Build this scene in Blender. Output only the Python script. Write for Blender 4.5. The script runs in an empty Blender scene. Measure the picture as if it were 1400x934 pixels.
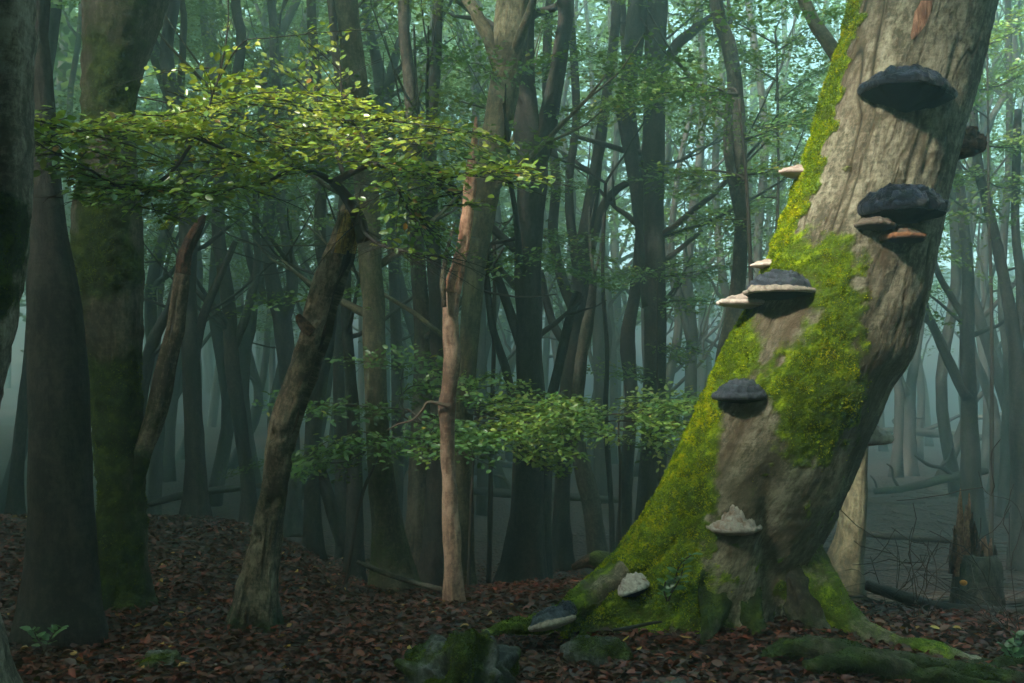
import bpy, math, random
import numpy as np
from mathutils import Vector, Matrix

random.seed(7)
RNG = np.random.default_rng(11)
PI = math.pi
S = bpy.context.scene
C = S.collection

# ------------------------------------------------------------------ camera, sky, sun, exposure
F = 1361.0
CZ = 1.25
TH = math.atan(73.0 / F)
cam_d = bpy.data.cameras.new('camera')
cam_d.sensor_width = 36.0
cam_d.lens = 35.0
cam_d.clip_end = 600.0
cam_d.clip_start = 0.05
cam = bpy.data.objects.new('camera', cam_d)
C.objects.link(cam)
cam.location = (0, 0, CZ)
cam.rotation_euler = (PI / 2 + TH, 0, 0)
S.camera = cam

SUN_EL = math.radians(37)
SUN_AZ = math.atan2(-0.56, -0.56)          # direction TOWARDS the sun (x, y): behind and left of the camera
sdir = Vector((math.sin(SUN_AZ) * math.cos(SUN_EL), math.cos(SUN_AZ) * math.cos(SUN_EL), math.sin(SUN_EL)))
W = bpy.data.worlds.new('World')
S.world = W
W.use_nodes = True
nt = W.node_tree
sky = nt.nodes.new('ShaderNodeTexSky')
sky.sky_type = 'NISHITA'
sky.sun_disc = False
sky.sun_elevation = SUN_EL
sky.sun_rotation = SUN_AZ
sky.air_density = 1.2
sky.dust_density = 2.5
nt.links.new(sky.outputs[0], nt.nodes['Background'].inputs[0])
nt.nodes['Background'].inputs[1].default_value = 0.09
sun_d = bpy.data.lights.new('sun', 'SUN')
sun_d.energy = 5.0
sun_d.angle = math.radians(6)
sun_d.color = (1.0, 0.95, 0.82)
sun = bpy.data.objects.new('sun', sun_d)
C.objects.link(sun)
sun.rotation_euler = (-sdir).to_track_quat('-Z', 'Y').to_euler()
sun.location = (-8, -6, 14)

S.render.engine = 'CYCLES'
S.view_settings.view_transform = 'Standard'
S.view_settings.look = 'None'
S.view_settings.gamma = 1.0
S.view_settings.use_curve_mapping = False
S.view_settings.exposure = 3.2
cy = S.cycles
cy.use_denoising = True
cy.max_bounces = 4
cy.diffuse_bounces = 2
cy.glossy_bounces = 1
cy.transmission_bounces = 2
cy.volume_bounces = 1
cy.use_adaptive_sampling = True
cy.adaptive_threshold = 0.02
cy.transparent_max_bounces = 4
cy.sample_clamp_indirect = 4.0
HAZE = 0.019

# ------------------------------------------------------------------ numeric helpers
def P(px, py, Y):
    """world point seen at photograph position (px, py) at distance Y in front of the camera"""
    xc = (px - 700.0) / F
    yc = (467.0 - py) / F
    s = Y / (math.cos(TH) - yc * math.sin(TH))
    return np.array([xc * s, Y, CZ + (math.sin(TH) + yc * math.cos(TH)) * s])

def proj(V):
    v = V - np.array([0, 0, CZ])
    fwd = v[:, 1] * math.cos(TH) + v[:, 2] * math.sin(TH)
    up = -v[:, 1] * math.sin(TH) + v[:, 2] * math.cos(TH)
    fwd = np.maximum(fwd, 0.1)
    return 700 + v[:, 0] / fwd * F, 467 - up / fwd * F

def _hash(i, j, k, seed):
    n = (i * 374761393 + j * 668265263 + k * 2147483647 + seed * 1274126177) & 0xFFFFFFFF
    n = ((n ^ (n >> 13)) * 1274126177) & 0xFFFFFFFF
    n = (n ^ (n >> 16)) & 0xFFFFFFFF
    n = (n * 2246822519) & 0xFFFFFFFF
    n = n ^ (n >> 15)
    return (n & 0xFFFF) / 65535.0

def vnoise(p, scale=1.0, seed=0):
    q = np.asarray(p, float) * scale
    f = np.floor(q)
    i = f.astype(np.int64)
    t = q - f
    t = t * t * (3 - 2 * t)
    r = 0
    for a in (0, 1):
        wa = t[:, 0] if a else 1 - t[:, 0]
        for b in (0, 1):
            wb = t[:, 1] if b else 1 - t[:, 1]
            for c in (0, 1):
                wc = t[:, 2] if c else 1 - t[:, 2]
                r = r + wa * wb * wc * _hash(i[:, 0] + a, i[:, 1] + b, i[:, 2] + c, seed)
    return r * 2 - 1

def fbm(p, scale=1.0, seed=0, octv=3):
    r, a = 0, 1.0
    for o in range(octv):
        r = r + a * vnoise(p, scale * 2 ** o, seed + o * 17)
        a *= 0.5
    return r

def sstep(a, b, x):
    t = np.clip((x - a) / (b - a), 0, 1)
    return t * t * (3 - 2 * t)

def polydist(px, py, poly):
    """signed distance to a polygon (positive inside)"""
    poly = np.array(poly, float)
    n = len(poly)
    d = np.full(px.shape, 1e9)
    ins = np.zeros(px.shape, bool)
    for i in range(n):
        a, b = poly[i], poly[(i + 1) % n]
        e = b - a
        wx, wy = px - a[0], py - a[1]
        t = np.clip((wx * e[0] + wy * e[1]) / (e @ e), 0, 1)
        d = np.minimum(d, np.hypot(wx - t * e[0], wy - t * e[1]))
        c = ((a[1] > py) != (b[1] > py))
        with np.errstate(divide='ignore', invalid='ignore'):
            xi = a[0] + (py - a[1]) / (b[1] - a[1] + 1e-9) * e[0]
        ins ^= (c & (px < xi))
    return np.where(ins, d, -d)

def smooth_path(pts, n):
    """Catmull-Rom through rows of pts (k x m) resampled to n rows"""
    pts = np.asarray(pts, float)
    k = len(pts)
    if k == 2:
        t = np.linspace(0, 1, n)[:, None]
        return pts[0] * (1 - t) + pts[1] * t
    ext = np.vstack([2 * pts[0] - pts[1], pts, 2 * pts[-1] - pts[-2]])
    seglen = np.linalg.norm(np.diff(pts[:, :3], axis=0), axis=1) + 1e-6
    cum = np.concatenate([[0], np.cumsum(seglen)])
    s = np.linspace(0, cum[-1], n)
    idx = np.clip(np.searchsorted(cum, s, side='right') - 1, 0, k - 2)
    t = ((s - cum[idx]) / seglen[idx])[:, None]
    p0, p1, p2, p3 = ext[idx], ext[idx + 1], ext[idx + 2], ext[idx + 3]
    return 0.5 * ((2 * p1) + (-p0 + p2) * t + (2 * p0 - 5 * p1 + 4 * p2 - p3) * t ** 2 + (-p0 + 3 * p1 - 3 * p2 + p3) * t ** 3)

# ------------------------------------------------------------------ mesh helpers
class MB:
    """collects vertices, faces and per-vertex attributes of ONE mesh object"""
    def __init__(self):
        self.V, self.L, self.N, self.bc, self.moss, self.tint = [], [], [], [], [], []
        self.n = 0
    def add(self, V, faces, bc=None, moss=None, tint=None):
        V = np.asarray(V, float)
        m = len(V)
        self.V.append(V)
        for f in (faces if isinstance(faces, list) else [faces]):
            f = np.asarray(f, np.int64)
            if len(f) == 0:
                continue
            self.L.append((f + self.n).ravel())
            self.N.append(np.full(len(f), f.shape[1]))
        self.bc.append(V if bc is None else bc)
        self.moss.append(np.zeros(m) if moss is None else moss)
        self.tint.append(np.zeros(m) if tint is None else tint)
        self.n += m
    def mesh(self, name, mat, smooth=True):
        V = np.vstack(self.V)
        L = np.concatenate(self.L)
        N = np.concatenate(self.N)
        me = bpy.data.meshes.new(name)
        me.vertices.add(len(V))
        me.vertices.foreach_set('co', V.astype(np.float32).ravel())
        me.loops.add(len(L))
        me.loops.foreach_set('vertex_index', L.astype(np.int32))
        me.polygons.add(len(N))
        st = np.concatenate([[0], np.cumsum(N)[:-1]])
        me.polygons.foreach_set('loop_start', st.astype(np.int32))
        me.polygons.foreach_set('use_smooth', np.full(len(N), smooth))
        me.update(calc_edges=True)
        me.validate()
        a = me.attributes.new('bc', 'FLOAT_VECTOR', 'POINT')
        a.data.foreach_set('vector', np.vstack(self.bc).astype(np.float32).ravel())
        for nm, arr in (('moss', self.moss), ('tint', self.tint)):
            a = me.attributes.new(nm, 'FLOAT', 'POINT')
            a.data.foreach_set('value', np.concatenate(arr).astype(np.float32))
        me.materials.append(mat)
        return me
    def obj(self, name, mat, parent=None, smooth=True):
        o = bpy.data.objects.new(name, self.mesh(name, mat, smooth))
        C.objects.link(o)
        if parent is not None:
            o.parent = parent
            o.matrix_parent_inverse = Matrix.Translation(-Vector(parent.location))
        return o

def thing(name, label, cat, loc, group=None):
    o = bpy.data.objects.new(name, None)
    o.empty_display_size = 0.2
    o.location = tuple(float(v) for v in loc)
    C.objects.link(o)
    return tag(o, label, cat, group)

def tag(o, label=None, cat=None, group=None, kind=None):
    if label: o['label'] = label
    if cat: o['category'] = cat
    if group: o['group'] = group
    if kind: o['kind'] = kind
    return o

def tube_arrays(pts, rad, seg=10, rough=0.06, rscale=3.0, flare=0.0, seed=0, cap=True, lobes=0.0, flat=None):
    """generalised cylinder along pts with radii rad; returns V, [faces], bc, theta, along"""
    pts = np.asarray(pts, float)
    rad = np.asarray(rad, float)
    n = len(pts)
    tan = np.gradient(pts, axis=0)
    tan /= np.linalg.norm(tan, axis=1)[:, None] + 1e-9
    ref = np.array([0.0, 1.0, 0.0]) if abs(tan[:, 1]).mean() < 0.8 else np.array([1.0, 0, 0])
    u = np.cross(ref, tan); u /= np.linalg.norm(u, axis=1)[:, None] + 1e-9
    v = np.cross(tan, u)
    th = np.linspace(0, 2 * PI, seg, endpoint=False)
    ln = np.concatenate([[0], np.cumsum(np.linalg.norm(np.diff(pts, axis=0), axis=1))])
    R = np.repeat(rad[:, None], seg, 1)
    TT = np.repeat(th[None, :], n, 0)
    LL = np.repeat(ln[:, None], seg, 1)
    bc = np.stack([np.cos(TT) * R, np.sin(TT) * R, LL], -1)
    if flare > 0:
        fl = np.exp(-LL / (rad[0] * 1.8 + 0.05))
        R = R * (1 + flare * fl * (1 + 0.45 * np.cos(5 * TT + seed * 1.7) + 0.25 * np.cos(3 * TT + seed)))
    if lobes > 0:
        R = R * (1 + lobes * np.cos(3 * TT + 0.8 * LL + seed))
    if rough > 0:
        b = bc.reshape(-1, 3)
        q = np.stack([np.cos(TT).ravel() * 1.2, np.sin(TT).ravel() * 1.2, LL.ravel() * 0.9 / max(rad.mean() * 3, 0.05)], 1) + seed * 3.1
        nz = fbm(q, 1.0, seed, 3).reshape(n, seg)
        R = R * (1 + rough * nz)
    V = pts[:, None, :] + R[..., None] * (np.cos(TT)[..., None] * u[:, None, :] + np.sin(TT)[..., None] * v[:, None, :])
    V = V.reshape(-1, 3)
    bc = bc.reshape(-1, 3) + seed * 1.37
    i = np.arange(n - 1)[:, None] * seg
    j = np.arange(seg)[None, :]
    j2 = (j + 1) % seg
    q = np.stack([i + j, i + j2, i + seg + j2, i + seg + j], -1).reshape(-1, 4)
    faces = [q]
    if cap:
        V = np.vstack([V, pts[-1], pts[0]])
        bc = np.vstack([bc, [[0, 0, ln[-1]]], [[0, 0, 0]]])
        a = (n - 1) * seg + np.arange(seg)
        faces.append(np.stack([a, (n - 1) * seg + (np.arange(seg) + 1) % seg, np.full(seg, n * seg)], 1))
        b = np.arange(seg)
        faces.append(np.stack([(b + 1) % seg, b, np.full(seg, n * seg + 1)], 1))
    return V, faces, bc, TT.ravel(), LL.ravel()

def add_tube(mb, pts, rad, n=None, mossfn=None, tint=0.0, **kw):
    pts = np.asarray(pts, float); rad = np.asarray(rad, float)
    if n:
        a = smooth_path(np.hstack([pts, rad[:, None]]), n)
        pts, rad = a[:, :3], np.maximum(a[:, 3], 0.0015)
    V, f, bc, T, L = tube_arrays(pts, rad, **kw)
    moss = mossfn(V) if mossfn else None
    mb.add(V, f, bc, moss, np.full(len(V), tint))
    return pts, rad

# ------------------------------------------------------------------ materials
def M_new(name):
    m = bpy.data.materials.new(name)
    m.use_nodes = True
    n = m.node_tree
    for x in list(n.nodes):
        n.nodes.remove(x)
    out = n.nodes.new('ShaderNodeOutputMaterial')
    return m, n, out

def nd(n, t, **kw):
    x = n.nodes.new(t)
    for k, v in kw.items():
        if k in x.inputs.keys() if isinstance(k, str) else False:
            x.inputs[k].default_value = v
        else:
            setattr(x, k, v)
    return x

def ramp(n, stops, interp='LINEAR'):
    r = n.nodes.new('ShaderNodeValToRGB')
    r.color_ramp.interpolation = interp
    e = r.color_ramp.elements
    while len(e) > 1:
        e.remove(e[-1])
    e[0].position = stops[0][0]; e[0].color = (*stops[0][1], 1)
    for p, c in stops[1:]:
        k = e.new(p); k.color = (*c, 1)
    return r

def mixc(n, fac, a, b, mode='MIX'):
    m = n.nodes.new('ShaderNodeMix')
    m.data_type = 'RGBA'
    m.blend_type = mode
    for s, v in ((0, fac), (6, a), (7, b)):
        if hasattr(v, 'is_linked') or hasattr(v, 'links'):
            n.links.new(v, m.inputs[s])
        else:
            m.inputs[s].default_value = v if s == 0 else (*v, 1)
    return m.outputs[2]

def noise(n, vec, scale, detail=4, rough=0.6, dim='3D'):
    x = n.nodes.new('ShaderNodeTexNoise')
    x.inputs['Scale'].default_value = scale
    x.inputs['Detail'].default_value = detail
    x.inputs['Roughness'].default_value = rough
    n.links.new(vec, x.inputs['Vector'])
    return x.outputs['Fac']

def mathn(n, op, a, b=None, clamp=False):
    x = n.nodes.new('ShaderNodeMath')
    x.operation = op
    x.use_clamp = clamp
    for i, v in enumerate((a, b)):
        if v is None: continue
        if hasattr(v, 'links'): n.links.new(v, x.inputs[i])
        else: x.inputs[i].default_value = v
    return x.outputs[0]

def mapv(n, vec, scale=(1, 1, 1)):
    x = n.nodes.new('ShaderNodeMapping')
    x.inputs['Scale'].default_value = scale
    n.links.new(vec, x.inputs['Vector'])
    return x.outputs[0]

def attr(n, name):
    a = n.nodes.new('ShaderNodeAttribute')
    a.attribute_name = name
    return a

def bark_mat(name, dark, mid, light, moss=((0.018, 0.035, 0.004), (0.06, 0.10, 0.008)), rough=0.85, crack=0.5, bump=0.6, mossgain=1.0, stain=None):
    m, n, out = M_new(name)
    bc = attr(n, 'bc').outputs['Vector']
    big = noise(n, mapv(n, bc, (5, 5, 2.2)), 1.0, 5, 0.7)
    fine = noise(n, mapv(n, bc, (34, 34, 20)), 1.0, 8, 0.8)
    streak = noise(n, mapv(n, bc, (26, 26, 1.6)), 1.0, 5, 0.65)
    wr = noise(n, mapv(n, bc, (9, 9, 75)), 1.0, 4, 0.65)
    r1 = ramp(n, [(0.40, tuple(c * 0.7 for c in dark)), (0.47, dark), (0.52, mid), (0.59, light)])
    s = mathn(n, 'ADD', mathn(n, 'MULTIPLY', big, 0.42), mathn(n, 'MULTIPLY', fine, 0.48))
    s = mathn(n, 'ADD', s, mathn(n, 'MULTIPLY', wr, 0.10))
    n.links.new(s, r1.inputs[0])
    ck = ramp(n, [(0.33, (1, 1, 1)), (0.43, (0, 0, 0))])
    n.links.new(streak, ck.inputs[0])
    col = mixc(n, mathn(n, 'MULTIPLY', ck.outputs[0], crack), r1.outputs[0], tuple(c * 0.25 for c in dark))
    lich = ramp(n, [(0.60, (0, 0, 0)), (0.70, (1, 1, 1))])
    n.links.new(noise(n, mapv(n, bc, (9, 9, 7)), 1.0, 6, 0.75), lich.inputs[0])
    col = mixc(n, mathn(n, 'MULTIPLY', lich.outputs[0], 0.35), col, tuple(min(1, c * 1.35) for c in light))
    if stain:
        st = ramp(n, [(0.55, (0, 0, 0)), (0.68, (1, 1, 1))])
        n.links.new(noise(n, mapv(n, bc, (5, 5, 0.8)), 1.0, 4, 0.6), st.inputs[0])
        col = mixc(n, mathn(n, 'MULTIPLY', st.outputs[0], 0.7), col, stain)
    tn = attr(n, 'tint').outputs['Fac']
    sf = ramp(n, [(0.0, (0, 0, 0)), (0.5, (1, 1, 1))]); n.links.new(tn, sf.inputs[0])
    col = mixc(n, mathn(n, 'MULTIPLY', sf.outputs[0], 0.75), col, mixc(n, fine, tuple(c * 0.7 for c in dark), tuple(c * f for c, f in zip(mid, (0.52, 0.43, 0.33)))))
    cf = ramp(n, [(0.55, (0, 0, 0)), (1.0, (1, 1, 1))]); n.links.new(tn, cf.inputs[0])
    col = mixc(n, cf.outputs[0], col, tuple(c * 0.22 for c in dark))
    ma = attr(n, 'moss').outputs['Fac']
    mn = noise(n, bc, 22.0, 6, 0.75)
    mf = mathn(n, 'MULTIPLY', mathn(n, 'SUBTRACT', mn, 0.5), 1.1)
    mfac = mathn(n, 'ADD', mathn(n, 'MULTIPLY', ma, 1.35 * mossgain), mf)
    mr = ramp(n, [(0.36, (0, 0, 0)), (0.74, (1, 1, 1))])
    n.links.new(mfac, mr.inputs[0])
    mc = ramp(n, [(0.34, tuple(c * f for c, f in zip(moss[0], (1.1, 0.75, 1.5)))), (0.5, moss[0]), (0.66, moss[1])])
    n.links.new(noise(n, bc, 14.0, 5, 0.7), mc.inputs[0])
    col = mixc(n, mr.outputs[0], col, mc.outputs[0])
    h = mathn(n, 'ADD', mathn(n, 'MULTIPLY', fine, 0.75), mathn(n, 'MULTIPLY', wr, 0.08))
    h = mathn(n, 'SUBTRACT', h, mathn(n, 'MULTIPLY', ck.outputs[0], 0.5 * crack))
    h = mathn(n, 'ADD', h, mathn(n, 'MULTIPLY', mathn(n, 'MULTIPLY', mr.outputs[0], noise(n, bc, 60.0, 3, 0.7)), 1.2))
    bp = n.nodes.new('ShaderNodeBump')
    bp.inputs['Strength'].default_value = bump
    bp.inputs['Distance'].default_value = 0.035
    n.links.new(h, bp.inputs['Height'])
    b = n.nodes.new('ShaderNodeBsdfPrincipled')
    b.inputs['Roughness'].default_value = rough
    b.inputs['Specular IOR Level'].default_value = 0.25
    n.links.new(col, b.inputs['Base Color'])
    n.links.new(bp.outputs[0], b.inputs['Normal'])
    n.links.new(b.outputs[0], out.inputs[0])
    return m

def leaf_mat(name, stops, trans=0.45, gloss=0.06, rough=0.4):
    m, n, out = M_new(name)
    t = attr(n, 'tint').outputs['Fac']
    r = ramp(n, stops)
    n.links.new(t, r.inputs[0])
    geo = n.nodes.new('ShaderNodeNewGeometry')
    nz = noise(n, geo.outputs['Position'], 40.0, 2, 0.5)
    col = mixc(n, mathn(n, 'MULTIPLY', nz, 0.35), r.outputs[0], (0.02, 0.03, 0.004))
    d = n.nodes.new('ShaderNodeBsdfDiffuse'); n.links.new(col, d.inputs[0])
    tr = n.nodes.new('ShaderNodeBsdfTranslucent')
    n.links.new(mixc(n, 0.5, col, (0.12, 0.16, 0.01)), tr.inputs[0])
    g = n.nodes.new('ShaderNodeBsdfGlossy'); g.inputs['Roughness'].default_value = rough
    mx = n.nodes.new('ShaderNodeMixShader'); mx.inputs[0].default_value = trans
    n.links.new(d.outputs[0], mx.inputs[1]); n.links.new(tr.outputs[0], mx.inputs[2])
    m2 = n.nodes.new('ShaderNodeMixShader'); m2.inputs[0].default_value = gloss
    n.links.new(mx.outputs[0], m2.inputs[1]); n.links.new(g.outputs[0], m2.inputs[2])
    n.links.new(m2.outputs[0], out.inputs[0])
    return m

def tint_mat(name, stops, rough=0.8, bump=0.5, nscale=60.0, var=0.5, spec=0.3, dark=(0.01, 0.01, 0.01), dist=0.01):
    m, n, out = M_new(name)
    t = attr(n, 'tint').outputs['Fac']
    bc = attr(n, 'bc').outputs['Vector']
    r = ramp(n, stops)
    n.links.new(t, r.inputs[0])
    nz = noise(n, bc, nscale, 6, 0.75)
    rr = ramp(n, [(0.35, (1, 1, 1)), (0.65, (0, 0, 0))])
    n.links.new(nz, rr.inputs[0])
    col = mixc(n, mathn(n, 'MULTIPLY', rr.outputs[0], var), r.outputs[0], dark)
    bp = n.nodes.new('ShaderNodeBump'); bp.inputs['Strength'].default_value = bump; bp.inputs['Distance'].default_value = dist
    n.links.new(nz, bp.inputs['Height'])
    b = n.nodes.new('ShaderNodeBsdfPrincipled')
    b.inputs['Roughness'].default_value = rough
    b.inputs['Specular IOR Level'].default_value = spec
    n.links.new(col, b.inputs['Base Color']); n.links.new(bp.outputs[0], b.inputs['Normal'])
    n.links.new(b.outputs[0], out.inputs[0])
    return m

MAT = {}
MAT['bark_main'] = bark_mat('bark_main', (0.10, 0.085, 0.055), (0.215, 0.187, 0.126), (0.37, 0.335, 0.245),
                            moss=((0.08, 0.135, 0.003), (0.28, 0.37, 0.005)), crack=0.55, bump=0.8, stain=(0.10, 0.06, 0.035))
MAT['bark_grey'] = bark_mat('bark_grey', (0.05, 0.042, 0.032), (0.09, 0.078, 0.058), (0.15, 0.13, 0.10), crack=0.4)
MAT['bark_dark'] = bark_mat('bark_dark', (0.022, 0.02, 0.017), (0.04, 0.036, 0.03), (0.065, 0.058, 0.048), crack=0.3)
MAT['bark_olive'] = bark_mat('bark_olive', (0.055, 0.048, 0.028), (0.10, 0.09, 0.05), (0.16, 0.145, 0.09), moss=((0.03, 0.05, 0.006), (0.08, 0.11, 0.012)), crack=0.35)
MAT['bark_snag'] = bark_mat('bark_snag', (0.055, 0.044, 0.028), (0.15, 0.125, 0.082), (0.26, 0.225, 0.155), crack=0.8, bump=1.0)
MAT['bark_pale'] = bark_mat('bark_pale', (0.14, 0.085, 0.058), (0.25, 0.165, 0.115), (0.34, 0.24, 0.17), crack=0.35)
MAT['bark_mossy'] = bark_mat('bark_mossy', (0.04, 0.034, 0.022), (0.08, 0.068, 0.045), (0.14, 0.12, 0.085), moss=((0.02, 0.035, 0.003), (0.06, 0.085, 0.006)))
MAT['bark_edge'] = bark_mat('bark_edge', (0.13, 0.11, 0.08), (0.26, 0.22, 0.165), (0.42, 0.38, 0.30), crack=0.4, bump=1.0)
MAT['wood_raw'] = bark_mat('wood_raw', (0.20, 0.09, 0.055), (0.36, 0.19, 0.12), (0.50, 0.30, 0.20), crack=0.35, bump=0.7)
MAT['wood_rot'] = bark_mat('wood_rot', (0.03, 0.016, 0.010), (0.085, 0.045, 0.027), (0.20, 0.12, 0.07), crack=0.9, bump=1.0)
MAT['wood_gold'] = bark_mat('wood_gold', (0.16, 0.10, 0.02), (0.36, 0.25, 0.06), (0.5, 0.38, 0.12), crack=0.8, bump=1.0)
MAT['twig'] = tint_mat('twig', [(0, (0.02, 0.015, 0.012)), (1, (0.12, 0.085, 0.06))], nscale=40, var=0.3)
MAT['leaf_spray'] = leaf_mat('leaf_spray', [(0, (0.05, 0.13, 0.03)), (0.35, (0.10, 0.23, 0.025)), (0.7, (0.24, 0.38, 0.025)), (0.93, (0.42, 0.45, 0.03)), (0.97, (0.42, 0.22, 0.02)), (1, (0.35, 0.12, 0.02))], trans=0.42, gloss=0.07, rough=0.35)
MAT['leaf_mid'] = leaf_mat('leaf_mid', [(0, (0.05, 0.125, 0.04)), (0.5, (0.115, 0.26, 0.05)), (0.9, (0.25, 0.38, 0.055)), (1, (0.42, 0.38, 0.05))], gloss=0.05)
MAT['leaf_far'] = leaf_mat('leaf_far', [(0, (0.045, 0.105, 0.035)), (0.5, (0.10, 0.20, 0.045)), (0.92, (0.20, 0.29, 0.045)), (1, (0.36, 0.30, 0.04))], gloss=0.03)
MAT['litter'] = leaf_mat('litter', [(0, (0.016, 0.006, 0.005)), (0.4, (0.06, 0.010, 0.006)), (0.75, (0.18, 0.028, 0.015)), (0.93, (0.34, 0.08, 0.04)), (0.97, (0.38, 0.20, 0.05)), (1, (0.48, 0.34, 0.06))], trans=0.08, gloss=0.05, rough=0.45)
MAT['moss_tuft'] = leaf_mat('moss_tuft', [(0, (0.05, 0.085, 0.003)), (0.45, (0.20, 0.31, 0.004)), (0.8, (0.45, 0.54, 0.006)), (1, (0.62, 0.60, 0.012))], trans=0.35, gloss=0.0)
MAT['moss_dark'] = leaf_mat('moss_dark', [(0, (0.025, 0.045, 0.004)), (0.5, (0.075, 0.115, 0.006)), (1, (0.19, 0.23, 0.014))], trans=0.3, gloss=0.0)

# ------------------------------------------------------------------ terrain
def ground_h(x, y):
    x = np.asarray(x, float); y = np.asarray(y, float)
    lip = 6.4 + 2.6 * sstep(-0.8, -3.2, x) + 0.25 * np.sin(x * 1.7)
    lip = lip + 0.7 * sstep(1.8, 3.5, x) * -1.0
    t = y - lip
    drop = -0.72 * sstep(-0.3, 4.5, t)
    rise = 0.030 * np.maximum(t - 5, 0)
    rise = np.where(t > 5, 2.2 * (1 - np.exp(-0.030 * np.maximum(t - 5, 0) / 2.2)), 0)
    bank = 0.18 * sstep(-1.0, -4.0, x) * sstep(4.5, 8.5, y) * (1 - sstep(10, 13, y))
    root = 0.10 * np.exp(-(((x - 1.15) / 0.9) ** 2 + ((y - 5.2) / 0.7) ** 2))
    q = np.stack([x.ravel(), y.ravel(), np.zeros(x.size)], 1)
    nz = (0.05 * vnoise(q, 0.9, 3) + 0.09 * vnoise(q, 0.31, 5)).reshape(x.shape)
    far = 0.5 * vnoise(q, 0.06, 9).reshape(x.shape) * sstep(16, 40, y)
    hill = 13.0 * sstep(42, 108, y + 0.12 * np.abs(x)) + 9.0 * sstep(40, 92, -x) * sstep(-20, 30, y)
    return hill + drop + rise + bank + root + nz * (0.5 + 0.5 * sstep(3, 9, y)) + far

def gh(x, y):
    return float(ground_h(np.array([x]), np.array([y]))[0])

def build_ground():
    m, n, out = M_new('leaf_litter_ground')
    geo = n.nodes.new('ShaderNodeNewGeometry')
    pos = geo.outputs['Position']
    vo = n.nodes.new('ShaderNodeTexVoronoi'); vo.inputs['Scale'].default_value = 19.0
    n.links.new(pos, vo.inputs['Vector'])
    sep = n.nodes.new('ShaderNodeSeparateColor'); n.links.new(vo.outputs['Color'], sep.inputs[0])
    r = ramp(n, [(0, (0.012, 0.007, 0.005)), (0.45, (0.03, 0.015, 0.011)), (0.8, (0.055, 0.026, 0.019)), (1, (0.09, 0.045, 0.033))])
    n.links.new(sep.outputs[0], r.inputs[0])
    big = noise(n, pos, 0.8, 5, 0.6)
    col = mixc(n, mathn(n, 'MULTIPLY', big, 0.5), r.outputs[0], (0.03, 0.022, 0.018))
    gr = ramp(n, [(0.62, (0, 0, 0)), (0.75, (1, 1, 1))])
    n.links.new(noise(n, pos, 1.7, 5, 0.7), gr.inputs[0])
    col = mixc(n, mathn(n, 'MULTIPLY', gr.outputs[0], 0.35), col, (0.02, 0.03, 0.008))
    bp = n.nodes.new('ShaderNodeBump'); bp.inputs['Strength'].default_value = 0.9; bp.inputs['Distance'].default_value = 0.05
    n.links.new(vo.outputs['Distance'], bp.inputs['Height'])
    b = n.nodes.new('ShaderNodeBsdfPrincipled'); b.inputs['Roughness'].default_value = 0.8
    b.inputs['Specular IOR Level'].default_value = 0.2
    n.links.new(col, b.inputs['Base Color']); n.links.new(bp.outputs[0], b.inputs['Normal'])
    n.links.new(b.outputs[0], out.inputs[0])
    # one sheet, fine near the camera, coarse far away
    ys = np.concatenate([np.linspace(-70, 1, 24), np.linspace(1.3, 14, 190), np.linspace(14.3, 110, 130)])
    xs0 = np.linspace(-1, 1, 220)
    xs = np.sign(xs0) * (np.abs(xs0) * 9 + 81 * np.abs(xs0) ** 4)
    X, Y = np.meshgrid(xs, ys)
    Z = ground_h(X, Y)
    fine = vnoise(np.stack([X.ravel(), Y.ravel(), 0 * X.ravel()], 1), 5.0, 21).reshape(X.shape) * 0.012
    V = np.stack([X, Y, Z + fine], -1).reshape(-1, 3)
    nx = len(xs)
    i = np.arange(len(ys) - 1)[:, None] * nx; j = np.arange(nx - 1)[None, :]
    q = np.stack([i + j, i + j + 1, i + nx + j + 1, i + nx + j], -1).reshape(-1, 4)
    mb = MB(); mb.add(V, q)
    g = mb.obj('forest_floor', m)
    tag(g, 'undulating brown forest floor covered with fallen beech leaves', kind='structure')
    return g
GROUND = build_ground()

# ------------------------------------------------------------------ leaves and sprays
LEAF_V = np.array([[0, 0, 0], [0.28, 0.25, 0.05], [0.66, 0.22, 0.03], [1, 0, -0.06], [0.66, -0.22, 0.03], [0.28, -0.25, 0.05]])
LEAF_Q = [[0, 3, 2, 1], [0, 5, 4, 3]]

def leaves(mb, pos, d, nrm, size, tint, simple=False, curl=None):
    """many leaves at once: pos, unit direction d, approx normal nrm, length size, tint"""
    k = len(pos)
    if k == 0: return
    d = d / (np.linalg.norm(d, axis=1)[:, None] + 1e-9)
    s = np.cross(nrm, d); s /= np.linalg.norm(s, axis=1)[:, None] + 1e-9
    w = np.cross(d, s)
    if simple:
        T = np.array([[0, 0, 0], [0.45, 0.30, 0.06], [1, 0, -0.05], [0.45, -0.30, 0.06]])
        Q = np.array([[0, 2, 1], [0, 3, 2]])
    else:
        T = LEAF_V; Q = np.array(LEAF_Q)
    fold = np.ones(k) if curl is None else curl
    V = pos[:, None, :] + size[:, None, None] * (T[None, :, 0:1] * d[:, None, :] + T[None, :, 1:2] * s[:, None, :] + (T[None, :, 2] * fold[:, None])[..., None] * w[:, None, :])
    V = V.reshape(-1, 3)
    F_ = (np.arange(k)[:, None, None] * len(T) + Q[None]).reshape(-1, Q.shape[1])
    mb.add(V, F_, None, None, np.repeat(tint, len(T)))

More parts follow.
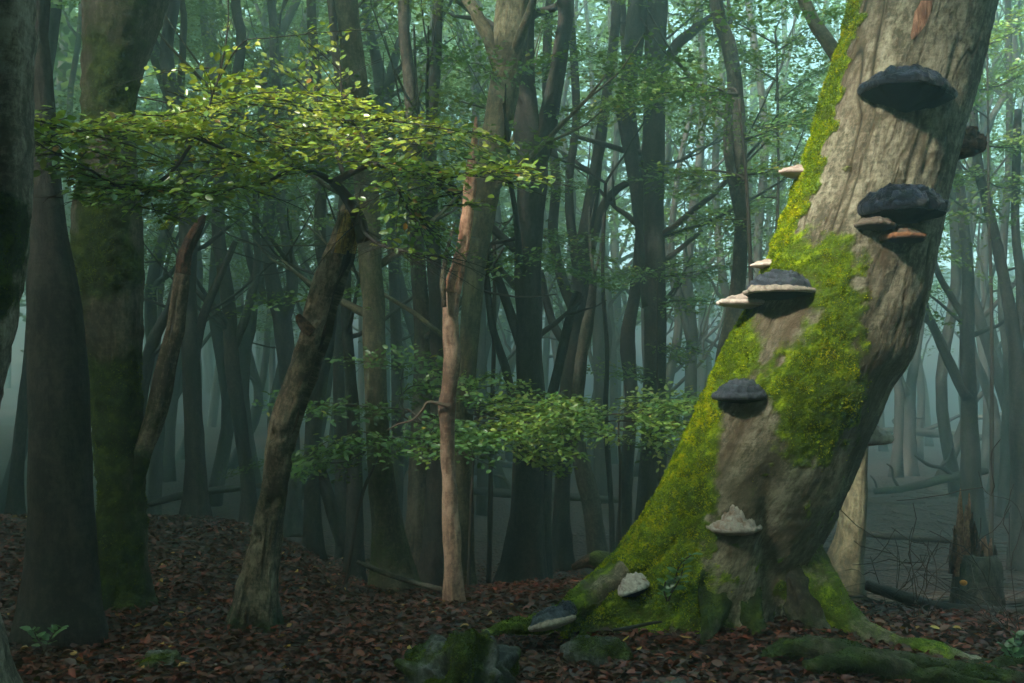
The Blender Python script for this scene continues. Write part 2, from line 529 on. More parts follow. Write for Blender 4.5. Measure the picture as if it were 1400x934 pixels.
def spray(origin, direc, length, leaf=0.055, spacing=0.035, rng=RNG, droop=0.25, tilt=0.25, spread=0.5, up=(0, 0, 1)):
    """one flat beech spray: returns twig polylines and leaf arrays"""
    d = np.asarray(direc, float); d = d / np.linalg.norm(d)
    upv = np.asarray(up, float) + rng.normal(0, tilt, 3); upv /= np.linalg.norm(upv)
    side = np.cross(upv, d); side /= np.linalg.norm(side) + 1e-9
    n = np.cross(d, side)
    m = 8
    t = np.linspace(0, 1, m)
    bend = rng.normal(0, 0.12)
    axis = origin + length * (t[:, None] * d + (t ** 2)[:, None] * bend * side - (droop * t ** 2)[:, None] * np.array([0, 0, 1]))
    twigs = [(axis, 0.004 + 0.006 * length)]
    LP, LD = [], []
    ntw = max(3, int(length / (spacing * 2.0)))
    sgn = 1
    for k in range(ntw):
        tt = 0.12 + 0.86 * k / ntw
        o = np.array([np.interp(tt, t, axis[:, c]) for c in range(3)])
        l = length * spread * (1 - tt) ** 0.7 * rng.uniform(0.6, 1.1) + spacing
        a = rng.uniform(0.6, 1.0)
        dd = d * math.cos(a) + sgn * side * math.sin(a) + n * rng.normal(0, 0.10)
        sgn = -sgn
        nl = max(1, int(l / spacing))
        s = (np.arange(nl) + 0.7) * spacing
        pts = o + s[:, None] * dd - ((s / length) ** 2 * droop * length)[:, None] * np.array([0, 0, 1])
        if l > spacing * 3:
            twigs.append((np.vstack([o, pts[len(pts) // 2], pts[-1]]), 0.0025))
        sd = np.cross(n, dd); sd /= np.linalg.norm(sd) + 1e-9
        sg = np.where(np.arange(nl) % 2 == 0, 1, -1)[:, None]
        LP.append(pts); LD.append(dd * 0.75 + sd * sg * 0.75)
    nl = max(2, int(length / spacing))
    s = (np.arange(nl) + 0.5) / nl
    pts = np.stack([np.interp(s, t, axis[:, c]) for c in range(3)], 1)
    sg = np.where(np.arange(nl) % 2 == 0, 1, -1)[:, None]
    LP.append(pts); LD.append(d * 0.7 + side * sg * 0.8)
    LP = np.vstack(LP); LD = np.vstack(LD)
    k = len(LP)
    LP = LP + rng.normal(0, leaf * 0.25, LP.shape)
    LD = LD + rng.normal(0, 0.25, LD.shape)
    LN = n + rng.normal(0, 0.38, LD.shape)
    LS = leaf * rng.uniform(0.5, 1.25, k)
    return twigs, LP, LD, LN, LS

def put_twigs(mb, twigs, seg=4, scale=1.0, tint=0.2):
    for pts, r in twigs:
        k = len(pts)
        add_tube(mb, pts, np.linspace(r, r * 0.35, k) * scale, seg=seg, rough=0, cap=False, tint=tint)

# ------------------------------------------------------------------ the big leaning beech
EDGE = np.array([  # py, left x, right x in the photograph
    (-250, 1236, 1440), (-100, 1194, 1394), (0, 1165, 1358), (60, 1149, 1344), (130, 1128, 1326), (230, 1098, 1302),
    (310, 1070, 1285), (370, 1046, 1271), (430, 1018, 1258), (485, 990, 1240), (560, 955, 1203), (640, 918, 1168),
    (690, 892, 1146), (740, 858, 1124), (770, 832, 1112), (800, 800, 1106), (820, 778, 1106), (840, 758, 1112),
    (870, 736, 1125), (910, 715, 1140)], float)
MY = 5.5
def main_ring(z):
    """centre x and radii of the leaning trunk at height z"""
    py = np.interp(z, EZ[::-1], EDGE[::-1, 0])
    xl = np.interp(z, EZ[::-1], EXL[::-1]); xr = np.interp(z, EZ[::-1], EXR[::-1])
    rx = (xr - xl) / 2
    ry = np.where(rx < 0.46, rx * 0.93, 0.428 + (rx - 0.46) * 0.35)
    return (xl + xr) / 2, rx, ry
EZ = np.array([P(700, e[0], MY)[2] for e in EDGE])
EXL = np.array([P(e[1], e[0], MY)[0] for e in EDGE])
EXR = np.array([P(e[2], e[0], MY)[0] for e in EDGE])
def smooth1(a, k=5):
    return np.convolve(np.pad(a, k, mode='edge'), np.ones(2 * k + 1) / (2 * k + 1), 'valid')

POLY_A = [(1050, 318), (1098, 318), (1078, 400), (1046, 460), (1022, 505), (990, 545), (992, 600), (986, 690), (955, 745), (965, 800), (930, 835), (700, 900), (690, 850), (800, 780), (880, 660), (960, 500), (1020, 400)]
POLY_B = [(1082, 352), (1130, 332), (1170, 342), (1186, 400), (1182, 450), (1160, 500), (1158, 560), (1120, 625), (1088, 640), (1062, 600), (1040, 560), (1052, 500), (1105, 432), (1112, 392)]
POLY_C = [(935, 790), (1005, 800), (1025, 880), (940, 880)]
def main_moss(V):
    px, py = proj(V)
    xl = np.interp(py, EDGE[:, 0], EDGE[:, 1])
    nz = fbm(V, 5.0, 31, 4); nz2 = fbm(V, 16.0, 77, 3)
    a = sstep(-42, 34, polydist(px, py, POLY_A) + 18 * nz + 18 * nz2)
    b = sstep(-40, 34, polydist(px, py, POLY_B) + 18 * nz + 20 * nz2)
    c = 0.65 * sstep(-20, 20, polydist(px, py, POLY_C) + 18 * nz)
    bw = np.interp(py, [0, 100, 200, 300, 340], [30, 30, 36, 38, 40])
    d = sstep(0.15, 0.55, (1 - (px - xl) / bw) * 0.9 + 0.45 * nz + 0.25 * nz2) * (py < 360)
    e = 0.8 * sstep(0.0, 0.7, nz + 0.7 * nz2) * sstep(560, 660, py) * (py < 900) * sstep(1130, 1090, px)
    f = 0.62 * sstep(30, 60, py) * sstep(0.45, 0.8, nz + 0.5 * nz2) * sstep(1200, 1120, px)
    m = np.maximum.reduce([a, b, c, d, e, f])
    # bare bark under the brackets
    for cx, cy_, rx_, ry_ in ((1064, 432, 42, 40), (1022, 585, 34, 42), (1010, 650, 30, 60)):
        m = m * (1 - 0.85 * np.exp(-(((px - cx) / rx_) ** 4 + ((py - cy_) / ry_) ** 4)))
    back = V[:, 1] > MY + 0.08
    mb_ = 0.7 * sstep(-0.1, 0.5, nz) * sstep(3.2, 0.5, V[:, 2])
    return np.where(back, mb_, m)

def main_trunk():
    nz_, nt_ = 430, 330
    zs = np.linspace(-0.22, EZ[0], nz_)
    cx, rx, ry = main_ring(zs)
    cx, rx, ry = smooth1(cx, 9), smooth1(rx, 9), smooth1(ry, 9)
    th = np.linspace(0, 2 * PI, nt_, endpoint=False)
    Z, T = np.meshgrid(zs, th, indexing='ij')
    ct, st = np.cos(T), np.sin(T)
    low = np.exp(-np.maximum(Z + 0.05, 0) / 0.33)
    lob = 1 + low * (0.10 * np.cos(5 * T + 0.9) + 0.07 * np.cos(8 * T + 2.0)) * (st < 0.4)
    X = cx[:, None] + rx[:, None] * ct * (1 + low * 0.02)
    Y = MY + ry[:, None] * st * lob
    V = np.stack([X, Y, Z], -1).reshape(-1, 3)
    bc = np.stack([ct * rx[:, None], st * ry[:, None], Z * 1.08], -1).reshape(-1, 3)
    N = np.stack([ct / rx[:, None], st / ry[:, None], 0 * Z], -1).reshape(-1, 3)
    N /= np.linalg.norm(N, axis=1)[:, None]
    mo = main_moss(V)
    px, py = proj(V)
    front = (V[:, 1] < MY + 0.05)
    # surface relief
    d = 0.009 * fbm(bc, 2.2, 1, 3) + 0.004 * fbm(bc * np.array([1, 1, 0.8]), 14, 4, 3) + 0.0022 * vnoise(bc * np.array([1, 1, 2.6]), 30, 12)
    wv = vnoise(bc, 3.5, 71)
    ckn = np.abs(vnoise(bc * np.array([9, 9, 0.75]) + 0.25 * wv[:, None], 1.0, 8))
    gate = sstep(-0.15, 0.35, vnoise(bc * np.array([1, 1, 0.5]), 3.0, 81))
    crack = np.exp(-(ckn / 0.035) ** 2) * gate * (1 - sstep(0.2, 0.6, mo))
    ck2 = np.abs(vnoise(bc * np.array([17, 17, 1.6]) + 0.3 * wv[:, None], 1.0, 18))
    crack = np.maximum(crack, 0.6 * np.exp(-(ck2 / 0.045) ** 2) * sstep(-0.1, 0.4, vnoise(bc, 4.0, 83)) * (1 - sstep(0.2, 0.6, mo)))
    d -= 0.006 * crack
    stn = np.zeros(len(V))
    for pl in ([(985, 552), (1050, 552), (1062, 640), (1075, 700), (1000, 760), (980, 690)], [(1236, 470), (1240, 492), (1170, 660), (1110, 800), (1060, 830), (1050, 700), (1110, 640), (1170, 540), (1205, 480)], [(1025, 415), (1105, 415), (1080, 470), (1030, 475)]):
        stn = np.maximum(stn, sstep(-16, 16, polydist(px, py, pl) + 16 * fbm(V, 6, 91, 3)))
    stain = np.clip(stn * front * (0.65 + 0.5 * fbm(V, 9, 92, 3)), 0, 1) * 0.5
    low1 = sstep(1.35, 0.3, V[:, 2])
    d += low1 * (0.013 * fbm(bc * np.array([1, 1, 0.7]), 8.0, 14, 4) - 0.014 * np.abs(vnoise(bc * np.array([1, 1, 1.3]), 16.0, 15))) * (1 - 0.6 * mo)
    d += 0.017 * sstep(0.1, 1.0, mo) * (0.5 + 0.6 * fbm(V, 17.0, 5, 3)) + 0.006 * mo * vnoise(V, 60, 6)
    for bx, by, rr, amp in ((1222, 480, 34, 0.030), (1150, 545, 40, 0.03), (1218, 455, 18, -0.02), (943, 655, 10, -0.05), (943, 655, 24, 0.03),
                            (1165, 237, 9, -0.03), (1000, 690, 60, 0.03), (1060, 760, 60, -0.05), (985, 790, 40, 0.05), (1145, 600, 50, -0.02),
                            (930, 750, 60, -0.03), (1205, 520, 30, -0.018)):
        d += front * amp * np.exp(-((px - bx) ** 2 + (py - by) ** 2) / rr ** 2)
    # diagonal furrow in the left buttress and vertical gully between the lower buttresses
    for x0, y0, x1, y1, wd, amp in ((915, 745, 850, 805, 7, -0.05), (1050, 660, 1068, 860, 18, -0.07), (950, 760, 965, 850, 12, -0.05), (1205, 0, 1180, 330, 4, -0.012),
                                    (1270, 150, 1235, 260, 4, -0.014), (1250, 330, 1180, 470, 8, -0.012), (1310, 60, 1262, 240, 4, -0.012)):
        e = np.array([x1 - x0, y1 - y0], float); L2 = e @ e
        t = np.clip(((px - x0) * e[0] + (py - y0) * e[1]) / L2, 0, 1)
        dd = np.hypot(px - x0 - t * e[0], py - y0 - t * e[1]) + 3 * vnoise(V, 14, 3)
        d += front * amp * np.exp(-(dd / wd) ** 2)
    V = V + N * d[:, None]
    i = np.arange(nz_ - 1)[:, None] * nt_; j = np.arange(nt_)[None, :]; j2 = (j + 1) % nt_
    F_ = np.stack([i + j, i + j2, i + nt_ + j2, i + nt_ + j], -1).reshape(-1, 4)
    return V, F_, bc, mo, np.maximum(stain, crack)

def tufts(mb, V, F_, w, count, size, rng=RNG, tbase=0.5):
    """small moss shoots scattered over the faces of a mesh, weight w per vertex"""
    fw = w[F_].mean(1)
    a, b, c = V[F_[:, 0]], V[F_[:, 1]], V[F_[:, 3]]
    nr = np.cross(b - a, c - a)
    area = np.linalg.norm(nr, axis=1)
    p = np.where(fw > 0.10, fw ** 2.2, 0) * area
    if p.sum() <= 0: return
    idx = rng.choice(len(F_), count, p=p / p.sum())
    u, v = rng.random(count)[:, None], rng.random(count)[:, None]
    nn = nr[idx] / (area[idx][:, None] + 1e-12)
    pos = V[F_[idx, 0]] * (1 - u) * (1 - v) + V[F_[idx, 1]] * u * (1 - v) + V[F_[idx, 2]] * u * v + V[F_[idx, 3]] * (1 - u) * v
    pos = pos - nn * size * 0.3
    d = nn + rng.normal(0, 0.7, (count, 3)) + np.array([0, 0, 0.25])
    ax = rng.normal(0, 1, (count, 3))
    clump = vnoise(pos, 22.0, 41) * 0.5 + 0.5
    t = np.clip(tbase + 0.9 * (clump - 0.5) + 0.28 * vnoise(pos, 5.0, 43) + rng.normal(0, 0.18, count), 0, 1)
    leaves(mb, pos, d, ax, size * rng.uniform(0.5, 1.4, count) * (0.7 + 0.6 * clump) * (0.45 + 0.55 * fw[idx]), t, simple=True)

def build_main():
    base = P(960, 850, MY); base[2] = gh(base[0], MY)
    t = thing('leaning_beech', 'big leaning beech trunk covered with bright green moss and shelf fungi', 'tree', base)
    V, F_, bc, mo, tn = main_trunk()
    mb = MB(); mb.add(V, F_, bc, mo, tn)
    mb.obj('trunk', MAT['bark_main'], t)
    tm = MB(); 
    tufts(tm, V, F_, np.where(V[:, 1] < MY + 0.2, mo, 0), 90000, 0.013, tbase=0.62)
    tag(tm.obj('moss', MAT['moss_tuft'], t), 'thick bright yellow green moss cushion on the trunk', kind='stuff')
    # upper trunk beyond the frame, limbs and crown
    c0, r0, _ = main_ring(np.array([EZ[0]]))
    top = np.array([c0[0], MY, EZ[0]])
    up = MB()
    pts = np.array([top - [0.10, 0, 0.25], top + [0.28, 0.1, 1.0], top + [0.7, 0.4, 2.6], top + [0.9, 0.9, 4.6]])
    add_tube(up, pts, [0.39, 0.35, 0.28, 0.2], n=24, seg=28, rough=0.05, seed=3)
    for dx, dy, dz in ((1.6, 0.5, 2.0), (-1.2, 1.6, 2.4), (0.8, 2.4, 2.2)):
        p0 = pts[2]
        add_tube(up, [p0, p0 + np.array([dx, dy, dz]) * 0.5 + [0, 0, 0.3], p0 + [dx, dy, dz]], [0.14, 0.1, 0.05], n=10, seg=10, seed=5)
    up.obj('upper_trunk', MAT['bark_main'], t)
    # torn bark scar with orange wood near the top of the picture
    sc = MB()
    rows = [(1266, 1, 8), (1262, 18, 11), (1256, 34, 9), (1251, 48, 5), (1248, 54, 1.5)]
    front = []
    for cx_, py_, hw in rows:
        for k in np.linspace(-1, 1, 7):
            front.append(on_main(cx_ + k * hw + 1.5 * math.sin(py_), py_, 0.004 + 0.006 * (1 - k * k)))
    front = np.array(front)
    i = np.arange(len(rows) - 1)[:, None] * 7; j = np.arange(6)[None, :]
    sc.add(front, np.stack([i + j, i + j + 1, i + 8 + j, i + 7 + j], -1).reshape(-1, 4), front * np.array([1, 1, 0.3]))
    tag(sc.obj('wood_scar', MAT['wood_raw'], t), 'narrow scar of bare orange wood in the bark')
    # roots: each its own part
    def root(pts, rad, moss, seg=22, n=46, seed=0, count=4500, dark=False):
        R = MB()
        def mf(V):
            return np.clip(moss * (0.75 + 0.5 * fbm(V, 5, seed, 3)) * sstep(-0.08, 0.0, V[:, 2] - ground_h(V[:, 0], V[:, 1])), 0, 1)
        a = smooth_path(np.hstack([np.array(pts), np.array(rad)[:, None]]), n)
        Vr, fr, bcr, T, L = tube_arrays(a[:, :3], np.maximum(a[:, 3], 0.01), seg=seg, rough=0.30, seed=seed, lobes=0.09)
        Vr = Vr + 0.018 * fbm(Vr, 14, seed, 3)[:, None] * np.array([0, -0.5, 1.0])
        mo_ = mf(Vr)
        R.add(Vr, fr, bcr, mo_)
        ro = R.obj('root', MAT['bark_mossy' if dark else 'bark_main'], t)
        T_ = MB(); tufts(T_, Vr, fr[0], mo_, count, 0.011, tbase=0.12)
        if T_.n:
            tag(T_.obj('moss', MAT['moss_dark' if dark else 'moss_tuft'], ro), kind='stuff')
    G = lambda px, py, Y, dz=0.0: (lambda p: np.array([p[0], Y, max(p[2], gh(p[0], Y) - 0.05) + dz]))(P(px, py, Y))
    # sweeping root to the right
    root([P(1080, 690, 5.42), P(1092, 760, 5.36), P(1108, 808, 5.28), P(1150, 850, 5.15), P(1215, 885, 5.0), P(1290, 908, 4.85), P(1370, 930, 4.75)], [0.10, 0.115, 0.12, 0.10, 0.085, 0.07, 0.05], 0.62, seed=2, n=60)
    root([P(1062, 770, 5.34), P(1088, 820, 5.24), P(1112, 856, 5.12), P(1138, 884, 5.0)], [0.13, 0.11, 0.075, 0.03], 0.55, seed=5, count=2500, dark=True)
    root([P(990, 770, 5.17), P(982, 815, 5.06), P(974, 850, 4.95), P(960, 880, 4.80)], [0.10, 0.085, 0.055, 0.015], 0.8, seed=7, count=2000, dark=True)
    root([P(1012, 780, 5.18), P(1022, 825, 5.08), P(1032, 858, 4.98), P(1044, 880, 4.88)], [0.09, 0.07, 0.055, 0.02], 0.8, seed=8, count=1000, dark=True)
    # low mossy surface roots at the lower right edge
    root([P(1040, 905, 4.62), P(1080, 888, 4.62), P(1135, 893, 4.6), P(1200, 905, 4.55), P(1280, 915, 4.5), P(1360, 925, 4.45), P(1430, 940, 4.4)], [0.02, 0.05, 0.055, 0.045, 0.05, 0.04, 0.02], 0.62, seed=11, n=60, count=4000, dark=True)
    root([P(1100, 915, 4.45), P(1160, 903, 4.45), P(1230, 918, 4.42), P(1300, 932, 4.35), P(1380, 945, 4.3)], [0.03, 0.05, 0.055, 0.045, 0.03], 0.62, seed=12, count=3000, dark=True)
    root([P(1240, 905, 4.75), P(1310, 918, 4.7), P(1380, 915, 4.75), P(1440, 925, 4.8)], [0.04, 0.05, 0.05, 0.03], 0.7, seed=14, count=2500, dark=True)
    # left buttress toe
    root([P(850, 790, 5.35), P(800, 822, 5.25), P(762, 848, 5.12), P(705, 858, 5.02), P(660, 868, 4.95)], [0.11, 0.08, 0.05, 0.035, 0.015], 0.8, seed=16, count=5000)
    return t

def on_main(px, py, off=0.0):
    """point on the front of the leaning trunk seen at photograph position (px, py)"""
    Y = MY - 0.3
    for _ in range(8):
        p = P(px, py, Y)
        cx, rx, ry = main_ring(np.array([p[2]]))
        u = np.clip((p[0] - cx[0]) / rx[0], -0.985, 0.985)
        Y = MY - ry[0] * math.sqrt(1 - u * u) - off
    return P(px, py, Y)

def main_normal(p):
    cx, rx, ry = main_ring(np.array([p[2]]))
    u = np.clip((p[0] - cx[0]) / rx[0], -0.985, 0.985)
    n = np.array([u / rx[0], -math.sqrt(1 - u * u) / ry[0], 0.0])
    return n / np.linalg.norm(n)

MAIN = build_main()

# ------------------------------------------------------------------ bracket fungi
MAT['crust_black'] = tint_mat('crust_black', [(0, (0.004, 0.005, 0.010)), (0.45, (0.010, 0.013, 0.026)), (0.68, (0.045, 0.062, 0.12)), (0.8, (0.09, 0.11, 0.18)), (1, (0.05, 0.02, 0.025))], rough=0.33, bump=1.0, nscale=75, var=0.8, spec=0.5, dark=(0.003, 0.003, 0.006), dist=0.05)  # upper ramp stops paint a bluish gloss into the black crust
MAT['crust_grey'] = tint_mat('crust_grey', [(0, (0.010, 0.013, 0.022)), (0.5, (0.035, 0.042, 0.06)), (0.80, (0.08, 0.09, 0.115)), (0.88, (0.36, 0.28, 0.22)), (1, (0.50, 0.40, 0.32))], rough=0.6, bump=0.9, nscale=60, var=0.5, spec=0.4, dist=0.015)
MAT['crust_brown'] = tint_mat('crust_brown', [(0, (0.07, 0.05, 0.04)), (0.5, (0.16, 0.12, 0.09)), (0.8, (0.20, 0.12, 0.08)), (1, (0.30, 0.13, 0.06))], bump=0.8, nscale=50, var=0.45, dist=0.012)
MAT['crust_pale'] = tint_mat('crust_pale', [(0, (0.22, 0.17, 0.14)), (0.5, (0.46, 0.36, 0.30)), (0.8, (0.34, 0.24, 0.20)), (1, (0.62, 0.52, 0.45))], bump=0.7, nscale=55, var=0.3, dark=(0.12, 0.07, 0.05), dist=0.01)
MAT['crust_cream'] = tint_mat('crust_cream', [(0, (0.22, 0.09, 0.05)), (0.2, (0.45, 0.34, 0.27)), (0.4, (0.58, 0.52, 0.46)), (0.8, (0.62, 0.56, 0.49)), (1, (0.72, 0.67, 0.60))], bump=1.0, nscale=38, var=0.5, dark=(0.12, 0.055, 0.03), dist=0.03)
MAT['crust_rust'] = tint_mat('crust_rust', [(0, (0.05, 0.022, 0.016)), (0.4, (0.24, 0.10, 0.06)), (0.8, (0.55, 0.27, 0.16)), (1, (0.6, 0.32, 0.2))], bump=1.2, nscale=40, var=0.7, dark=(0.012, 0.006, 0.006), dist=0.03)
MAT['pore_dark'] = tint_mat('pore_dark', [(0, (0.010, 0.010, 0.014)), (1, (0.02, 0.018, 0.02))], rough=0.8, bump=0.6, nscale=140, var=0.4, spec=0.15, dist=0.006)
MAT['pore_brown'] = tint_mat('pore_brown', [(0, (0.06, 0.04, 0.03)), (1, (0.12, 0.08, 0.055))], rough=0.9, bump=0.3, nscale=160, var=0.3)
MAT['pore_pale'] = tint_mat('pore_pale', [(0, (0.32, 0.25, 0.20)), (1, (0.48, 0.38, 0.31))], rough=0.9, bump=0.3, nscale=160, var=0.25)

def bracket(label, px, py, wpx, tpx, bpx, depth, crust, pore, rough=0.05, ridges=3, tiltside=0.0, rimw=0.10, seed=0, Y=None, out=None, tint_rim=None, lip=0.03, knob=0.0, sink=0.03, cone=2.0):
    """hoof or shelf shaped fungus; the rim line sits at (px, py); wpx wide, tpx the cap height above and bpx the hoof depth below the rim"""
    p = on_main(px, py) if Y is None else P(px, py, Y)
    n = main_normal(p) if out is None else np.array(out, float)
    n = n / np.linalg.norm(n)
    sc = p[1] / F
    hw, ht, hb = wpx * sc / 2, tpx * sc, bpx * sc
    up = np.array([0, 0, 1.0])
    side = np.cross(up, n); side /= np.linalg.norm(side)
    # tilt of the rim along its width
    ca, sa = math.cos(tiltside), math.sin(tiltside)
    s2 = side * ca + up * sa; u2 = up * ca - side * sa
    t = thing('bracket_fungus', label, 'fungus', p, 'shelf fungi on the leaning beech')
    na, nr = 84, 34
    ph = np.linspace(-0.62 * PI, 0.62 * PI, na)
    def surf(r, z, PH):
        q = np.stack([np.cos(PH) * 2.1, np.sin(PH) * 2.1, np.zeros_like(PH)], -1).reshape(-1, 3) + seed * 5.3
        lob = (1 + 0.10 * fbm(q, 1.1, seed, 3) + 0.03 * fbm(q, 5, seed + 2, 2)).reshape(PH.shape)
        return (p - n * sink)[None, None] + (np.cos(PH) * r * lob * depth)[..., None] * n + (np.sin(PH) * r * lob * hw)[..., None] * s2 + z[..., None] * u2
    r = np.linspace(0.03, 1.0, nr)
    R, PH = np.meshgrid(r, ph, indexing='ij')
    zt = ht * (1 - R ** cone) ** (0.8 if cone >= 1.5 else 1.3)
    st = np.abs(np.sin(R * PI * (ridges + 0.5) + 0.5 * np.sin(3 * PH + seed)))
    zt = zt + ht * 0.13 * (st - 0.5) * sstep(0.15, 0.4, R)
    Vt = surf(R, zt, PH).reshape(-1, 3)
    Vt = Vt + (rough * hw * 0.8) * fbm(Vt, 1.0 / (hw * 0.22), seed, 4)[:, None] * u2 * sstep(1.0, 0.85, R).ravel()[:, None]
    Vt = Vt + (rough * hw * 0.5) * fbm(Vt, 1.0 / (hw * 0.13), seed + 9, 3)[:, None] * n
    if knob > 0:
        kn = fbm(Vt, 1.0 / (hw * 0.42), seed + 4, 2)
        Vt = Vt + (knob * hw) * kn[:, None] * (u2 * 0.8 + n * 0.6)
    Vt = Vt + (rough * hw * 0.22) * fbm(Vt, 1.0 / (hw * 0.06), seed + 13, 2)[:, None] * (u2 + 0.6 * n)
    nzv = fbm(Vt, 26.0, seed + 3, 3)
    ti = np.clip((0.22 + 0.50 * st.ravel() if crust == 'crust_grey' else 0.35 + 0.25 * st.ravel()) + (0.3 if crust == 'crust_grey' else 0.45) * nzv, 0, 0.8)
    if tint_rim is not None:
        ti = np.where(R.ravel() > 1 - rimw, tint_rim - 0.10 * (R.ravel() < 1 - rimw * 0.5), np.minimum(ti, 0.78))
    # rolled rim below the cap edge, still crust
    rim_r = 1.0 - np.array([0.0, 0.01, 0.035, 0.08])
    rim_z = -np.array([0.25, 0.6, 1.0, 1.15]) * lip
    Rr, PHr = np.meshgrid(rim_r, ph, indexing='ij')
    Zr = np.repeat(rim_z[:, None], na, 1)
    Vr = surf(Rr, Zr, PHr).reshape(-1, 3)
    tr = np.full(len(Vr), 0.5 if tint_rim is None else tint_rim)
    if tint_rim is not None:
        tr = tr - 0.16 * np.repeat(np.array([0, 0.9, 0.2, 0.0]), na)
    V = np.vstack([Vt, Vr]); ti = np.concatenate([ti, tr])
    rows = nr + 4
    i = np.arange(rows - 1)[:, None] * na; j = np.arange(na - 1)[None, :]
    Q = np.stack([i + j, i + j + 1, i + na + j + 1, i + na + j], -1).reshape(-1, 4)
    mb = MB(); mb.add(V, Q, V - p + seed, None, ti)
    mb.obj('cap', MAT[crust], t)
    # pore surface: from the rim inward and down to the trunk
    r2 = np.linspace(0.93, 0.05, 14)
    R2, PH2 = np.meshgrid(r2, ph, indexing='ij')
    k = 1 - R2 / 0.93
    z2 = -1.12 * lip - hb * k ** 0.75
    Vp = surf(R2, z2, PH2).reshape(-1, 3)
    Vp = Vp + rough * hw * 0.25 * fbm(Vp, 1 / (hw * 0.3), seed + 5, 3)[:, None] * u2
    i = np.arange(13)[:, None] * na
    Q = np.stack([i + j, i + j + 1, i + na + j + 1, i + na + j], -1).reshape(-1, 4)
    mb = MB(); mb.add(Vp, Q, Vp - p, None, np.clip(0.5 + 0.4 * fbm(Vp, 12, 3, 3), 0, 1))
    mb.obj('pore_surface', MAT[pore], t)
    return t

bracket('big black hoof fungus nearest the top of the leaning trunk', 1240, 124, 126, 30, 26, 0.26, 'crust_black', 'pore_dark', rough=0.09, tiltside=-0.10, seed=1, lip=0.022)
bracket('glossy black knobbly fungus with two small brown shelves beneath it', 1233, 286, 120, 32, 14, 0.24, 'crust_black', 'pore_dark', rough=0.13, ridges=2, seed=2, lip=0.03, knob=0.08)
bracket('small grey brown shelf tucked under the left of the black fungus', 1196, 309, 56, 12, 5, 0.17, 'crust_brown', 'pore_brown', rough=0.06, seed=3, lip=0.012, tint_rim=0.55, tiltside=-0.08)
bracket('flat brown shelf with a rusty rim under the right of the black fungus', 1230, 326, 68, 16, 4, 0.17, 'crust_brown', 'pore_brown', rough=0.06, seed=4, lip=0.014, tint_rim=1.0)
bracket('pale pinkish shelf sticking out of the left edge above the others', 1092, 236, 40, 10, 9, 0.16, 'crust_pale', 'pore_pale', rough=0.06, seed=5, Y=5.5, out=(-1, -0.35, 0), lip=0.012, tint_rim=0.9, sink=0.05)
bracket('tiny pale shelf on the left edge just above the grey banded fungus', 1056, 363, 40, 9, 3, 0.17, 'crust_pale', 'pore_pale', rough=0.05, seed=6, Y=5.48, out=(-1, -0.4, 0), lip=0.010, tint_rim=1.0, sink=0.04)
bracket('blue grey layered fungus with a cream rim in the middle of the moss', 1066, 401, 100, 30, 10, 0.24, 'crust_grey', 'pore_dark', rough=0.10, ridges=4, seed=7, lip=0.009, tint_rim=1.0, rimw=0.06)
bracket('cream banded shelf jutting left below the grey layered fungus', 1026, 415, 54, 14, 4, 0.27, 'crust_pale', 'pore_pale', rough=0.05, seed=8, Y=5.42, out=(-1, -0.5, 0), lip=0.014, tint_rim=1.0, sink=0.05)
bracket('dark slate coloured fungus alone above the bare brown bark', 1014, 542, 76, 24, 6, 0.20, 'crust_grey', 'pore_dark', rough=0.09, ridges=3, seed=9, lip=0.016, tint_rim=0.72)
bracket('knobbly whitish fungus low on the middle of the trunk', 1003, 722, 72, 36, 8, 0.15, 'crust_cream', 'pore_pale', rough=0.12, ridges=3, seed=10, lip=0.012, knob=0.09, cone=1.1)
bracket('cream topped fungus with grey knob near the foot of the trunk', 866, 806, 44, 20, 8, 0.16, 'crust_cream', 'pore_dark', rough=0.12, ridges=2, seed=11, lip=0.010, tiltside=0.34, knob=0.10, Y=5.14, out=(-0.45, -0.85, 0), tint_rim=1.0, rimw=0.07)
bracket('black fungus with cream scalloped rim on the ground by the root', 752, 852, 54, 20, 6, 0.16, 'crust_grey', 'pore_pale', rough=0.09, ridges=3, seed=12, lip=0.013, tint_rim=1.0, rimw=0.07, Y=5.0, out=(-0.6, -0.8, 0), tiltside=0.3)
bracket('small black lump of fungus on the tip of the mossy root', 776, 836, 30, 13, 6, 0.09, 'crust_black', 'pore_dark', rough=0.12, seed=13, lip=0.01, Y=5.06, out=(0.1, -1, 0))
bracket('smooth whitish fungus on the right underside of the trunk', 1186, 600, 48, 24, 6, 0.19, 'crust_cream', 'pore_pale', rough=0.05, ridges=1, seed=14, Y=5.5, out=(1, -0.25, 0), lip=0.02, tint_rim=0.95, sink=0.05, knob=0.1)
bracket('crumbling rusty brown fungus on the upper right edge of the trunk', 1314, 200, 56, 26, 12, 0.17, 'crust_rust', 'crust_rust', rough=0.24, ridges=2, seed=15, Y=5.52, out=(1, -0.3, 0), lip=0.03, sink=0.04, knob=0.25)

# ------------------------------------------------------------------ trees
def px_path(rows, D, wob=0.0, rng=RNG):
    """rows of (px, py, width px[, extra depth]) -> world points and radii"""
    pts, rad = [], []
    for k, r in enumerate(rows):
        Y = D + (r[3] if len(r) > 3 else 0.0) + (rng.normal(0, wob) if k else 0.0)
        pts.append(P(r[0], r[1], Y)); rad.append(r[2] * Y / F / 2)
    return np.array(pts), np.array(rad)

def moss_side(amount, direction=(-0.8, -0.4, 0), ztop=3.0, seed=0):
    d = np.array(direction, float)
    def f(V):
        nz = fbm(V, 2.2, seed + 51, 3)
        return np.clip(amount * (0.6 + 0.7 * nz) * sstep(ztop * 1.6, ztop * 0.3, V[:, 2]), 0, 1)
    return f

